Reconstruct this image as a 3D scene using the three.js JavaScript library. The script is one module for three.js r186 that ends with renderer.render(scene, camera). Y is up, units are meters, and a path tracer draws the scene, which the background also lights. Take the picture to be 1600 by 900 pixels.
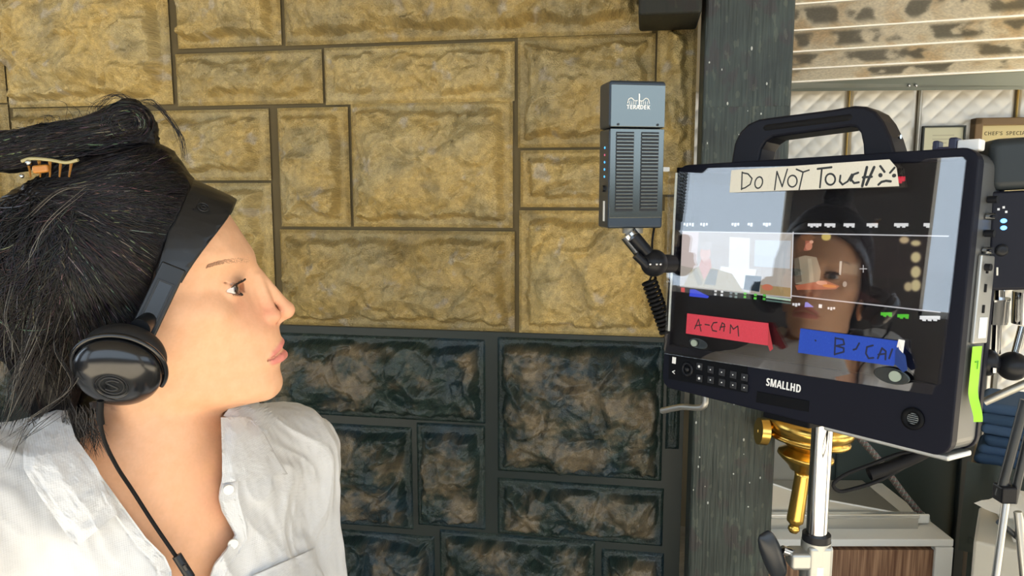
import * as THREE from 'three';
import { mergeGeometries, mergeVertices, toCreasedNormals } from 'three/addons/utils/BufferGeometryUtils.js';
import { RoundedBoxGeometry } from 'three/addons/geometries/RoundedBoxGeometry.js';
import { FontLoader } from 'three/addons/loaders/FontLoader.js';
import { TextGeometry } from 'three/addons/geometries/TextGeometry.js';
import { RectAreaLightUniformsLib } from 'three/addons/lights/RectAreaLightUniformsLib.js';
import { createNoise3D } from 'simplex-noise';

// ---------- camera, sky, sun, exposure ----------
const scene = new THREE.Scene();
const FOCAL = 1172, PITCH = -7.35 * Math.PI / 180, EYE = new THREE.Vector3(0, 1.35, 0);
const camera = new THREE.PerspectiveCamera(2 * Math.atan(450 / FOCAL) * 180 / Math.PI, 1600 / 900, 0.05, 200);
camera.position.copy(EYE); camera.rotation.x = PITCH;
scene.add(camera);
const EXPOSURE = 1.05;
scene.background = new THREE.Color().setRGB(1.85, 2.2, 2.58);          // bright hazy daylight
const sun = new THREE.DirectionalLight(new THREE.Color().setRGB(1, 0.92, 0.8), 36);
sun.name = 'sun'; sun.position.set(5, 9, 4.5); sun.target.position.set(0, 0, 0);
sun.castShadow = true; sun.shadow.mapSize.set(2048, 2048);
Object.assign(sun.shadow.camera, { left: -6, right: 6, top: 6, bottom: -6, near: 1, far: 30 });
scene.add(sun, sun.target);
RectAreaLightUniformsLib.init();

// ---------- helpers ----------
const V = (x, y, z) => new THREE.Vector3(x, y, z);
let seed = 7;
const rnd = () => { seed = (seed + 0x6d2b79f5) | 0; let t = Math.imul(seed ^ (seed >>> 15), 1 | seed); t = (t + Math.imul(t ^ (t >>> 7), 61 | t)) ^ t; return ((t ^ (t >>> 14)) >>> 0) / 4294967296; };
const rr = (a, b) => a + (b - a) * rnd();
const noise = createNoise3D(rnd);
const fbm = (x, y, z, o = 3) => { let s = 0, a = 1, n = 0; for (let i = 0; i < o; i++) { s += a * noise(x, y, z); n += a; a *= 0.5; x *= 2.03; y *= 2.03; z *= 2.03; } return s / n; };
const lerp = THREE.MathUtils.lerp, clamp = THREE.MathUtils.clamp, sstep = (a, b, x) => { const t = clamp((x - a) / (b - a), 0, 1); return t * t * (3 - 2 * t); };
const CP = Math.cos(PITCH), SP = Math.sin(PITCH);
const ray = (px, py) => { const u = (px - 800) / FOCAL, v = -(py - 450) / FOCAL; return V(u, v * CP + SP, v * SP - CP); };
const U = (px, py, d) => { const r = ray(px, py); return r.multiplyScalar(d / -r.z).add(EYE); };     // the point of a picture position at horizontal depth d
const project = (p) => { const x = p.x, y = p.y - EYE.y, z = p.z, yy = y * CP + z * SP, zz = -y * SP + z * CP; return [800 + FOCAL * x / -zz, 450 - FOCAL * yy / -zz]; };

const col = (r, g, b) => new THREE.Color().setRGB(r, g, b);
const std = (c, roughness = 0.6, metalness = 0, more = {}) => new THREE.MeshStandardMaterial({ color: Array.isArray(c) ? col(...c) : c, roughness, metalness, ...more });
const phys = (c, roughness, more = {}) => new THREE.MeshPhysicalMaterial({ color: Array.isArray(c) ? col(...c) : c, roughness, ...more });
const taken = {};
const numbered = (n) => { const k = taken[n] = (taken[n] ?? -1) + 1; return k ? n + '_' + String(k).padStart(3, '0') : n; };
function tag(o, label, category, group) { o.userData.label = label; o.userData.category = category; if (group) o.userData.group = group; return o; }
function shade(o) { o.castShadow = o.receiveShadow = true; return o; }
function thing(name, label, category, pos = [0, 0, 0], group) { const g = new THREE.Group(); g.name = numbered(name); g.position.set(...(pos.isVector3 ? pos.toArray() : pos)); scene.add(g); return tag(g, label, category, group); }
function part(name, geo, mat, parent) { const m = shade(new THREE.Mesh(Array.isArray(geo) ? merge(geo) : geo, mat)); m.name = parent === scene ? numbered(name) : name; parent.add(m); return m; }
function struct(name, geo, mat) { const m = part(name, geo, mat, scene); m.userData.kind = 'structure'; return m; }
function merge(list) {
  const keep = ['position', 'normal', 'uv'].concat(list.every((g) => g.attributes.color) ? ['color'] : []);
  return mergeGeometries(list.map((g) => { g = g.index ? g.toNonIndexed() : g.clone(); for (const k of Object.keys(g.attributes)) if (!keep.includes(k)) g.deleteAttribute(k); if (!g.attributes.uv) g.setAttribute('uv', new THREE.BufferAttribute(new Float32Array(g.attributes.position.count * 2), 2)); g.morphAttributes = {}; return g; }));
}
const box = (w, h, d, x = 0, y = 0, z = 0, r = 0.002) => { const g = r > 0 ? new RoundedBoxGeometry(w, h, d, 2, Math.min(r, w / 2.01, h / 2.01, d / 2.01)) : new THREE.BoxGeometry(w, h, d); return g.translate(x, y, z); };
const cyl = (r0, r1, h, x = 0, y = 0, z = 0, n = 28) => new THREE.CylinderGeometry(r0, r1, h, n).translate(x, y, z);
const lathe = (pts, n = 40) => new THREE.LatheGeometry(pts.map(([r, y]) => new THREE.Vector2(r, y)), n);
const tube = (pts, r, n = 40, sides = 10) => new THREE.TubeGeometry(new THREE.CatmullRomCurve3(pts, false, 'centripetal'), n, r, sides, false);
function bar(a, b, r0, r1 = r0, n = 20) { const d = b.clone().sub(a), g = new THREE.CylinderGeometry(r1, r0, d.length(), n); g.applyQuaternion(new THREE.Quaternion().setFromUnitVectors(V(0, 1, 0), d.clone().normalize())); const m = a.clone().add(b).multiplyScalar(0.5); return g.translate(m.x, m.y, m.z); }
function prism(pts, depth, bevel = 0) { const s = new THREE.Shape(pts.map(([x, y]) => new THREE.Vector2(x, y))); return new THREE.ExtrudeGeometry(s, { depth, bevelEnabled: bevel > 0, bevelSize: bevel, bevelThickness: bevel, bevelSegments: 2, curveSegments: 16 }); }
function rrect(w, h, r, n = 6) { const p = []; for (const [cx, cy, a0] of [[w / 2 - r, h / 2 - r, 0], [-w / 2 + r, h / 2 - r, 1], [-w / 2 + r, -h / 2 + r, 2], [w / 2 - r, -h / 2 + r, 3]]) for (let i = 0; i <= n; i++) { const a = (a0 + i / n) * Math.PI / 2; p.push([cx + r * Math.cos(a), cy + r * Math.sin(a)]); } return p; }
function canvasTex(w, h, draw, srgb = true) { const c = document.createElement('canvas'); c.width = w; c.height = h; draw(c.getContext('2d'), w, h); const t = new THREE.CanvasTexture(c); if (srgb) t.colorSpace = THREE.SRGBColorSpace; t.wrapS = t.wrapT = THREE.RepeatWrapping; return t; }
function dataTex(n, fn, srgb = true) { const d = new Uint8Array(n * n * 4); for (let j = 0; j < n; j++) for (let i = 0; i < n; i++) { const c = fn(i / n, j / n), o = (j * n + i) * 4; for (let k = 0; k < 3; k++) d[o + k] = clamp((Array.isArray(c) ? c[k] : c) * 255, 0, 255); d[o + 3] = 255; } const t = new THREE.DataTexture(d, n, n); t.magFilter = t.minFilter = THREE.LinearFilter; if (srgb) t.colorSpace = THREE.SRGBColorSpace; t.wrapS = t.wrapT = THREE.RepeatWrapping; t.needsUpdate = true; return t; }
// noise that repeats over the unit square
const tiled = (u, v, f, s, o = 3) => { const a = u * 2 * Math.PI, b = v * 2 * Math.PI, R = f / (2 * Math.PI); return fbm(R * Math.cos(a) + s, R * Math.sin(a) + R * Math.cos(b) * 1.7, R * Math.sin(b) * 1.7 + s * 3.1, o); };
function boxUV(g, scale = 1) { const p = g.attributes.position, n = g.attributes.normal, uv = new Float32Array(p.count * 2); for (let i = 0; i < p.count; i++) { const ax = Math.abs(n.getX(i)), ay = Math.abs(n.getY(i)), az = Math.abs(n.getZ(i)); const [a, b] = az >= ax && az >= ay ? [p.getX(i), p.getY(i)] : ax >= ay ? [p.getZ(i), p.getY(i)] : [p.getX(i), p.getZ(i)]; uv[i * 2] = a * scale; uv[i * 2 + 1] = b * scale; } g.setAttribute('uv', new THREE.BufferAttribute(uv, 2)); return g; }

// Surface of the field f (negative inside) on a grid: naive surface nets, normals from the field.
function nets(f, min, max, cell) {
  const nx = Math.ceil((max.x - min.x) / cell) + 1, ny = Math.ceil((max.y - min.y) / cell) + 1, nz = Math.ceil((max.z - min.z) / cell) + 1, F = new Float32Array(nx * ny * nz);
  for (let k = 0, n = 0; k < nz; k++) for (let j = 0; j < ny; j++) for (let i = 0; i < nx; i++, n++) F[n] = f(min.x + i * cell, min.y + j * cell, min.z + k * cell);
  const id = new Int32Array(nx * ny * nz).fill(-1), pos = [], idx = [], sx = 1, sy = nx, sz = nx * ny, off = [0, 1, nx, nx + 1, sz, sz + 1, sz + nx, sz + nx + 1];
  const E = [[0, 1], [2, 3], [4, 5], [6, 7], [0, 2], [1, 3], [4, 6], [5, 7], [0, 4], [1, 5], [2, 6], [3, 7]];
  for (let k = 0; k < nz - 1; k++) for (let j = 0; j < ny - 1; j++) for (let i = 0; i < nx - 1; i++) {
    const n = i + j * sy + k * sz; let m = 0;
    for (let c = 0; c < 8; c++) if (F[n + off[c]] < 0) m |= 1 << c;
    if (m === 0 || m === 255) continue;
    let x = 0, y = 0, z = 0, cnt = 0;
    for (const [a, b] of E) { if (((m >> a) & 1) === ((m >> b) & 1)) continue; const fa = F[n + off[a]], fb = F[n + off[b]], t = fa / (fa - fb); x += (a & 1) + t * ((b & 1) - (a & 1)); y += ((a >> 1) & 1) + t * (((b >> 1) & 1) - ((a >> 1) & 1)); z += (a >> 2) + t * ((b >> 2) - (a >> 2)); cnt++; }
    id[n] = pos.length / 3; pos.push(min.x + (i + x / cnt) * cell, min.y + (j + y / cnt) * cell, min.z + (k + z / cnt) * cell);
  }
  const quad = (a, b, c, d, flip) => { if (a < 0 || b < 0 || c < 0 || d < 0) return; if (flip) idx.push(a, c, b, a, d, c); else idx.push(a, b, c, a, c, d); };
  for (let k = 1; k < nz - 1; k++) for (let j = 1; j < ny - 1; j++) for (let i = 1; i < nx - 1; i++) {
    const n = i + j * sy + k * sz, s = F[n] < 0;
    if (s !== F[n + sx] < 0) quad(id[n - sy - sz], id[n - sz], id[n], id[n - sy], !s);
    if (s !== F[n + sy] < 0) quad(id[n - sx - sz], id[n - sx], id[n], id[n - sz], !s);
    if (s !== F[n + sz] < 0) quad(id[n - sx - sy], id[n - sy], id[n], id[n - sx], !s);
  }
  const P = new Float32Array(pos), N = new Float32Array(pos.length), e = cell * 0.6;
  for (let i = 0; i < P.length; i += 3) { const x = P[i], y = P[i + 1], z = P[i + 2]; let a = f(x + e, y, z) - f(x - e, y, z), b = f(x, y + e, z) - f(x, y - e, z), c = f(x, y, z + e) - f(x, y, z - e); const l = Math.hypot(a, b, c) || 1; N[i] = a / l; N[i + 1] = b / l; N[i + 2] = c / l; }
  const g = new THREE.BufferGeometry(); g.setAttribute('position', new THREE.BufferAttribute(P, 3)); g.setAttribute('normal', new THREE.BufferAttribute(N, 3)); g.setAttribute('uv', new THREE.BufferAttribute(new Float32Array(P.length / 3 * 2), 2)); g.setIndex(idx);
  return g;
}
function paint(g, fn) { const p = g.attributes.position, n = g.attributes.normal, c = new Float32Array(p.count * 3); for (let i = 0; i < p.count; i++) { const k = fn(p.getX(i), p.getY(i), p.getZ(i), n.getX(i), n.getY(i), n.getZ(i)); c[i * 3] = k[0]; c[i * 3 + 1] = k[1]; c[i * 3 + 2] = k[2]; } g.setAttribute('color', new THREE.BufferAttribute(c, 3)); return g; }
const mix3 = (a, b, t) => [lerp(a[0], b[0], t), lerp(a[1], b[1], t), lerp(a[2], b[2], t)];
const smin = (a, b, k) => { const h = Math.max(k - Math.abs(a - b), 0) / k; return Math.min(a, b) - h * h * k * 0.25; };
const smax = (a, b, k) => -smin(-a, -b, k);
// tapered capsule between two points
function cone(ax, ay, az, ra, bx, by, bz, rb) { const dx = bx - ax, dy = by - ay, dz = bz - az, L = dx * dx + dy * dy + dz * dz || 1e-9; return (x, y, z) => { const t = clamp(((x - ax) * dx + (y - ay) * dy + (z - az) * dz) / L, 0, 1); return Math.hypot(x - ax - t * dx, y - ay - t * dy, z - az - t * dz) - ra - (rb - ra) * t; }; }
const coneV = (a, ra, b, rb) => cone(a.x, a.y, a.z, ra, b.x, b.y, b.z, rb);
const font = await new FontLoader().loadAsync('fonts/droid/droid_sans_bold.typeface.json');
const letters = (s, size, depth = 0.0006) => new TextGeometry(s, { font, size, depth, curveSegments: 4, bevelEnabled: false });
// ---------- the room: open towards the camera's back, a window on the left, an opening on the right ----------
const concreteTex = dataTex(256, (u, v) => { const n = 0.5 + 0.3 * tiled(u, v, 6, 3) + 0.12 * tiled(u, v, 40, 9, 2); return [0.66 * (0.7 + 0.5 * n), 0.63 * (0.7 + 0.5 * n), 0.57 * (0.7 + 0.5 * n)]; });
const plasterMat = std([0.55, 0.5, 0.42], 0.9), ceilMat = std([0.3, 0.27, 0.22], 0.9), floorMat = new THREE.MeshStandardMaterial({ map: concreteTex, roughness: 0.85 });
struct('floor', boxUV(new THREE.BoxGeometry(9, 0.2, 8).translate(0.3, -0.1, -1), 0.7), floorMat);
struct('ceiling', new THREE.BoxGeometry(6.6, 0.2, 5.6).translate(0.3, 2.75, -1.3), ceilMat);
struct('ground', boxUV(new THREE.BoxGeometry(80, 0.2, 80).translate(0, -0.25, 0), 0.7), floorMat);
{ const n = 46, fw = std([0.03, 0.03, 0.026], 0.7); const fence = struct('wall_front', new THREE.BoxGeometry(15, 0.12, 0.1).translate(0.5, 1.3, 4.62), std([0.035, 0.03, 0.025], 0.7)); for (let i = 0; i < n; i++) part('plank', new THREE.BoxGeometry(0.3, 1.47, 0.03).translate(-6.8 + i * 0.325, 0.735, 4.55), fw, fence); for (let i = 0; i < 24; i++) part('plank', new THREE.BoxGeometry(0.03, 1.47, 0.3).translate(6.6, 0.735, 4.3 - i * 0.325), fw, fence); }   // dark board fence across the terrace
// left wall with a window
{
  const x = -2.8, t = 0.2, z0 = -4, z1 = 1.4, w0 = -2.35, w1 = 1.1, p0 = -0.56, p1 = 0.05, s = 1.1, h = 2.45, g = [];
  const seg = (za, zb, ya, yb) => g.push(new THREE.BoxGeometry(t, yb - ya, zb - za).translate(x, (ya + yb) / 2, (za + zb) / 2));
  seg(z0, w0, 0, 2.65); seg(w1, z1, 0, 2.65); seg(w0, w1, 0, s); seg(w0, w1, h, 2.65); seg(p0, p1, s, h);
  struct('wall_left', merge(g), std([0.045, 0.042, 0.042], 0.8));
  const fr = std([0.75, 0.76, 0.74], 0.5), f = [];
  for (const z of [w0, -1.35, p0, p1, w1]) f.push(new THREE.BoxGeometry(0.08, h - s, 0.06).translate(x, (h + s) / 2, z));
  for (const y of [s, h]) f.push(new THREE.BoxGeometry(0.08, 0.06, w1 - w0).translate(x, y, (w0 + w1) / 2));
  const win = struct('window_1', merge(f), fr);
  for (const [za, zb] of [[w0, -1.35], [-1.35, p0], [p1, w1]]) part('pane', new THREE.BoxGeometry(0.004, h - s - 0.06, zb - za - 0.06).translate(x, (h + s) / 2, (za + zb) / 2), new THREE.MeshPhysicalMaterial({ color: 0xffffff, roughness: 0, transmission: 1, thickness: 0, ior: 1.45 }), win);
}
struct('wall_right', merge([[-4, -2.9, 0, 2.65], [-2.9, 0.8, 2.3, 2.65], [0.8, 1.4, 0, 2.65]].map(([a, b, c, d]) => new THREE.BoxGeometry(0.2, d - c, b - a).translate(3.4, (c + d) / 2, (a + b) / 2))), plasterMat);

// ---------- the stone wall ----------
const WALL_P = V(0.31, 0, -1.5), WALL_A = V(0.9848, 0, 0.1736), WALL_N = V(-0.1736, 0, 0.9848), UPV = V(0, 1, 0);   // along the wall to the right, out of the wall
const wallAt = (px, py) => { const r = ray(px, py), t = WALL_P.clone().sub(EYE).dot(WALL_N) / r.dot(WALL_N), p = r.multiplyScalar(t).add(EYE); return [p.clone().sub(WALL_P).dot(WALL_A), p.y]; };
const wallGroup = new THREE.Group(); wallGroup.name = 'wall_back'; wallGroup.userData = { kind: 'structure', label: 'rough stone block wall, sandy yellow above and dark below', category: 'wall' };
wallGroup.position.copy(WALL_P); wallGroup.rotation.y = Math.atan2(WALL_N.x, WALL_N.z); scene.add(wallGroup);
{
  const sandJoint = std([0.13, 0.098, 0.045], 0.9), darkJoint = std([0.014, 0.024, 0.022], 0.45);
  const split = wallAt(740, 518)[1], aR = wallAt(1082, 200)[0], aL = -3.15;
  const mk = (y0, y1, m, dz) => part('mortar', new THREE.BoxGeometry(aR - aL, y1 - y0, 0.2).translate((aL + aR) / 2, (y0 + y1) / 2, -0.1 + dz), m, wallGroup);
  mk(split, 2.65, sandJoint, -0.003); mk(0, split, darkJoint, 0);
  const rockBump = dataTex(512, (u, v) => 0.5 + 0.3 * fbm(u * 9, v * 9, 2, 4) + 0.22 * fbm(u * 60, v * 60, 7, 2), false), rockTint = dataTex(512, (u, v) => { const k = 0.9 + 0.1 * fbm(u * 14, v * 14, 3, 3) + 0.1 * fbm(u * 80, v * 80, 5, 2); return [k, k, k * 0.985]; });
  rockBump.wrapS = rockBump.wrapT = rockTint.wrapS = rockTint.wrapT = THREE.MirroredRepeatWrapping;
  // chipped faces: every cell of a jittered grid is a tilted flat chip
  const hash = (i, j, k) => { const h = Math.sin(i * 127.1 + j * 311.7 + k * 74.7) * 43758.5453; return h - Math.floor(h); };
  const chips = (x, y, c, k) => { const gx = Math.floor(x / c), gy = Math.floor(y / c); let d1 = 9, d2 = 9, h1 = 0, h2 = 0; for (let i = gx - 1; i <= gx + 1; i++) for (let j = gy - 1; j <= gy + 1; j++) { const dx = x / c - i - hash(i, j, k), dy = y / c - j - hash(i, j, k + 3), d = dx * dx + dy * dy, h = (hash(i, j, k + 7) - 0.5) * 0.8 + (hash(i, j, k + 11) - 0.5) * 1.5 * dx + (hash(i, j, k + 13) - 0.5) * 1.5 * dy; if (d < d1) { d2 = d1; h2 = h1; d1 = d; h1 = h; } else if (d < d2) { d2 = d; h2 = h; } } const t = sstep(0, 0.22, Math.sqrt(d2) - Math.sqrt(d1)); return lerp((h1 + h2) / 2, h1, t); };
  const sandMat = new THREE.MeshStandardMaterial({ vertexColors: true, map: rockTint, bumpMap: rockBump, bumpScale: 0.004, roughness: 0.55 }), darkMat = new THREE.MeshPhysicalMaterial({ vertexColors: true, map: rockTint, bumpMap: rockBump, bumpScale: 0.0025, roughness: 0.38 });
  function block(x0, y0, x1, y1, dark, k) {
    const [a0, b1] = wallAt(x0, (y0 + (y0 + y1) / 2) / 2), [a1] = wallAt(x1, (y0 + y1) / 2), bt = (wallAt((x0 + x1) / 2, y0)[1]), bb = wallAt((x0 + x1) / 2, y1)[1];
    stone(a0, a1, bb, bt, dark, k);
  }
  function stone(a0, a1, b0, b1, dark, k, fine = true) {
    const W = a1 - a0, H = b1 - b0, st = fine ? 0.0031 : 0.011, nx = Math.max(4, Math.round(W / st)), ny = Math.max(4, Math.round(H / st));
    const g = new THREE.PlaneGeometry(W, H, nx, ny), p = g.attributes.position, s = k * 7.31;
    const margin = dark ? 0.015 : 0.017, lift = Math.min(W, H) * (dark ? 0.2 : 0.21) + 0.012, jx = 0.35 * margin;
    for (let i = 0; i < p.count; i++) {
      const x = p.getX(i), y = p.getY(i), wob = 0.011 * fbm(x * 9 + s, y * 9, s, 2) + 0.004 * noise(x * 40, y * 40, s);
      const ex = W / 2 - Math.abs(x), ey = H / 2 - Math.abs(y), e = Math.min(ex, ey), er = e - margin + wob * sstep(0.004, 0.02, e);
      let h = 0.0075 * sstep(0.001, 0.006, e);                                                       // drafted margin, proud of the joint
      const rise = sstep(0, 0.013, er), q = sstep(0, 0.06, er);
      // rock face: tilted facets from ridged noise, conchoidal scoops, fine grain
      const wx = x + 0.02 * noise(x * 8, y * 8, s + 4), wy = y + 0.02 * noise(x * 8 + 9, y * 8, s + 4);
      const r1 = 1 - Math.abs(noise(wx * 6 + s, wy * 7, s)), r2 = 1 - Math.abs(noise(wx * 14 + s, wy * 16, s + 8)), r3 = Math.abs(noise(wx * 34, wy * 38, s + 2));
      h += rise * (lift * (0.42 + 0.38 * q) + (dark ? 0.02 : 0.016) * (r1 - 0.5) + (dark ? 0.022 : 0.019) * chips(wx + s, wy * 1.15, 0.062, k) + (dark ? 0.008 : 0.009) * chips(wx * 1.1, wy + s, 0.026, k + 31) + 0.003 * (r2 - 0.5) + 0.0012 * noise(x * 110, y * 110, s));
      h += (1 - rise) * 0.0006 * noise(x * 120, y * 120, s);
      p.setZ(i, h);
    }
    g.computeVertexNormals();
    g.translate((a0 + a1) / 2, (b0 + b1) / 2, dark ? -0.002 : 0.002);
    { const uv = g.attributes.uv; for (let i = 0; i < p.count; i++) uv.setXY(i, p.getX(i) * 4 + s, p.getY(i) * 4); }
    const tone = 0.9 + 0.22 * noise(k * 3.3, 1, 2);
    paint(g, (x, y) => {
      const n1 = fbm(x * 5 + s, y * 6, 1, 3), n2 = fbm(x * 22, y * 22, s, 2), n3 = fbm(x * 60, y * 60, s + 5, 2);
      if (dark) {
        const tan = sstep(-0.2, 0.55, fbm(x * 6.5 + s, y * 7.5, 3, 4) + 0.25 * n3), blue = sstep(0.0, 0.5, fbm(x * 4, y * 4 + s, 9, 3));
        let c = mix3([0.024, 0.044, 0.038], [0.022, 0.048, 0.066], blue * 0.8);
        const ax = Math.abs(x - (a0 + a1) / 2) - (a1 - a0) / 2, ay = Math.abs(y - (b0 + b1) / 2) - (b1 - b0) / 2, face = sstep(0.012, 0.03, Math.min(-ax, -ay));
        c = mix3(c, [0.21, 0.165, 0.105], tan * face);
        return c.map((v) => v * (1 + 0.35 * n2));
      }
      let c = mix3([0.62, 0.445, 0.165], [0.56, 0.44, 0.21], sstep(-0.3, 0.5, n1));
      c = mix3(c, [0.26, 0.215, 0.115], 0.5 * sstep(0.1, 0.6, fbm(x * 7, y * 10 + s, 6, 3)));
      c = mix3(c, [0.58, 0.50, 0.38], 0.75 * sstep(0.38, 0.6, fbm(x * 14 + s, y * 14, 12, 4)));
      return c.map((v) => v * tone * (1 + 0.12 * n2 + 0.12 * n3));
    });
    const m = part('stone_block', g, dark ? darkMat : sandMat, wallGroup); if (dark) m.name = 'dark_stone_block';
  }
  const sand = [[8, -30, 262, 162], [-420, -30, 0, 162], [276, -110, 433, 70], [446, -120, 1016, 58], [280, 85, 500, 160], [512, 74, 800, 157], [814, 60, 1018, 226], [1031, 36, 1082, 300],
    [30, 172, 200, 380], [206, 176, 418, 278], [206, 290, 424, 505], [440, 172, 542, 350], [554, 164, 797, 351], [444, 364, 800, 508], [818, 238, 1030, 320], [816, 333, 1034, 519], [1042, 312, 1080, 522], [-420, 172, 18, 380], [-420, 392, -60, 500], [-50, 392, 196, 500],
    [8, -240, 262, -42], [276, -240, 433, -124], [446, -300, 1016, -134], [-420, -240, 0, -42]];
  sand.forEach((r, k) => block(r[0] - 4.5, r[1] - 4, r[2] + 4.5, r[3] + 4, false, k + 1));
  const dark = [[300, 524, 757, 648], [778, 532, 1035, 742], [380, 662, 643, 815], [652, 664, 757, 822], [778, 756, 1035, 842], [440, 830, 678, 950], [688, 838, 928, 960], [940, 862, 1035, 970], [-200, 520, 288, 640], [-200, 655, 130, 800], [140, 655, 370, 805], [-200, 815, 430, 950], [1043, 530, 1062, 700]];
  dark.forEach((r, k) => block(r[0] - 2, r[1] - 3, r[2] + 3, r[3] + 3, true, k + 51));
  // the rest of the wall, beside and below the picture
  const aEdge = wallAt(-424, 300)[0] - 0.012, aEdge2 = wallAt(-204, 700)[0] - 0.012, low = wallAt(600, 972)[1];
  for (let y = split + 0.01, r = 0; y < 2.6; y += 0.215, r++) for (let x = aL + (r % 2 ? 0 : -0.12), k = 0; x < aEdge - 0.1; x += 0.36, k++) stone(Math.max(aL, x), Math.min(aEdge, x + 0.348), y, Math.min(2.64, y + 0.205), false, 200 + r * 9 + k, false);
  for (let y = low, r = 0; y < split - 0.1; y += 0.2, r++) for (let x = aL, k = 0; x < aEdge2 - 0.1; x += 0.38, k++) stone(x, Math.min(aEdge2, x + 0.368), y, Math.min(split - 0.006, y + 0.188), true, 300 + r * 9 + k, false);
  for (let y = 0.01, r = 0; y < low - 0.08; y += 0.2, r++) for (let x = aL + (r % 2 ? -0.15 : 0), k = 0; x < aR - 0.1; x += 0.4, k++) stone(Math.max(aL, x), Math.min(aR, x + 0.388), y, Math.min(low - 0.012, y + 0.188), true, 400 + r * 12 + k, false);
}

// ---------- post and beam ----------
const postWood = dataTex(512, (u, v) => { const g = tiled(u * 1, v, 3, 5, 3), s = fbm(u * 60, v * 4, 2, 3), w = fbm(u * 9, v * 5, 8, 3); const k = 0.25 + 0.05 * s + 0.05 * g; let c = [k * 0.82, k * 0.95, k * 0.86]; if (w > 0.25) c = mix3(c, [0.22, 0.19, 0.19], 0.6 * sstep(0.25, 0.5, w)); if (fbm(u * 26, v * 9, 4, 3) > 0.46) c = mix3(c, [0.36, 0.38, 0.32], 0.5); return c; });
const postBump = dataTex(512, (u, v) => 0.5 + 0.3 * fbm(u * 70, v * 3, 2, 3) + 0.15 * fbm(u * 20, v * 8, 5, 3), false);
const postMat = new THREE.MeshPhysicalMaterial({ map: postWood, bumpMap: postBump, bumpScale: 0.004, roughness: 0.5 });
{
  const a = U(1155, 450, 1.37), w = 0.153, dp = 0.11, post = thing('wooden_post', 'thick square wooden post in flaking dark green paint between stone wall and kitchen', 'post', [a.x, 0, a.z]);
  post.rotation.y = wallGroup.rotation.y;
  const bend = box(w, 2.65, dp, 0, 1.325, -dp / 2, 0.006); part('shaft', boxUV(bend, 2), postMat, post);
  const paint1 = std([0.62, 0.64, 0.58], 0.7);
  for (let i = 0; i < 46; i++) { const r = rr(0.0006, 0.0019), g = new THREE.SphereGeometry(r, 6, 4).scale(1, rr(1, 2.2), 0.35); g.translate(rr(-0.49, 0.49) * w, rr(0.75, 1.65), 0.0004); part('paint_fleck', g, paint1, post); }
  const q = U(1046, 5, 1.4), beam = thing('roof_bracket', 'dark stained timber beam end under the ceiling beside the post', 'beam', [q.x, 0, q.z]); beam.rotation.y = wallGroup.rotation.y;
  const y0 = U(1046, 32, 1.4).y;
  part('timber', boxUV(box(0.108, 2.65 - y0, 0.14, 0, (2.65 + y0) / 2, -0.02, 0.006), 2), new THREE.MeshStandardMaterial({ map: postWood, color: col(0.35, 0.28, 0.2), roughness: 0.7 }), beam);
}
// ---------- the kitchen beyond the post ----------
const planeHit = (px, py, P, N) => { const r = ray(px, py), t = P.clone().sub(EYE).dot(N) / r.dot(N); return r.multiplyScalar(t).add(EYE); };
const KP = U(1400, 300, 2.75), kAt = (px, py) => { const p = planeHit(px, py, KP, WALL_N).sub(KP); return [p.dot(WALL_A), p.y + KP.y]; };
const stainTex = dataTex(512, (u, v) => { const n = tiled(u, v, 7, 2, 4), m = tiled(u, v, 18, 8, 3), k = tiled(u, v, 4, 14, 3); let c = [0.86, 0.8, 0.7]; c = mix3(c, [0.66, 0.5, 0.34], 0.6 * sstep(0.05, 0.4, n)); c = mix3(c, [0.2, 0.2, 0.17], 0.85 * sstep(0.16, 0.42, k + 0.35 * m)); return c.map((x) => x * (0.9 + 0.25 * m)); });
const brushed = dataTex(256, (u, v) => 0.5 + 0.35 * fbm(u * 3, v * 120, 3, 2), false);
const steel = std([0.62, 0.61, 0.57], 0.32, 1), steelDull = std([0.5, 0.49, 0.44], 0.5, 0.85), chrome = std([0.5, 0.51, 0.52], 0.1, 1), brass = std([0.78, 0.5, 0.12], 0.24, 1), blackPlastic = phys([0.008, 0.009, 0.012], 0.38, { specularIntensity: 0.5 }), rubber = phys([0.007, 0.007, 0.008], 0.6, { specularIntensity: 0.35 });
const kRot = wallGroup.rotation.y;
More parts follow.
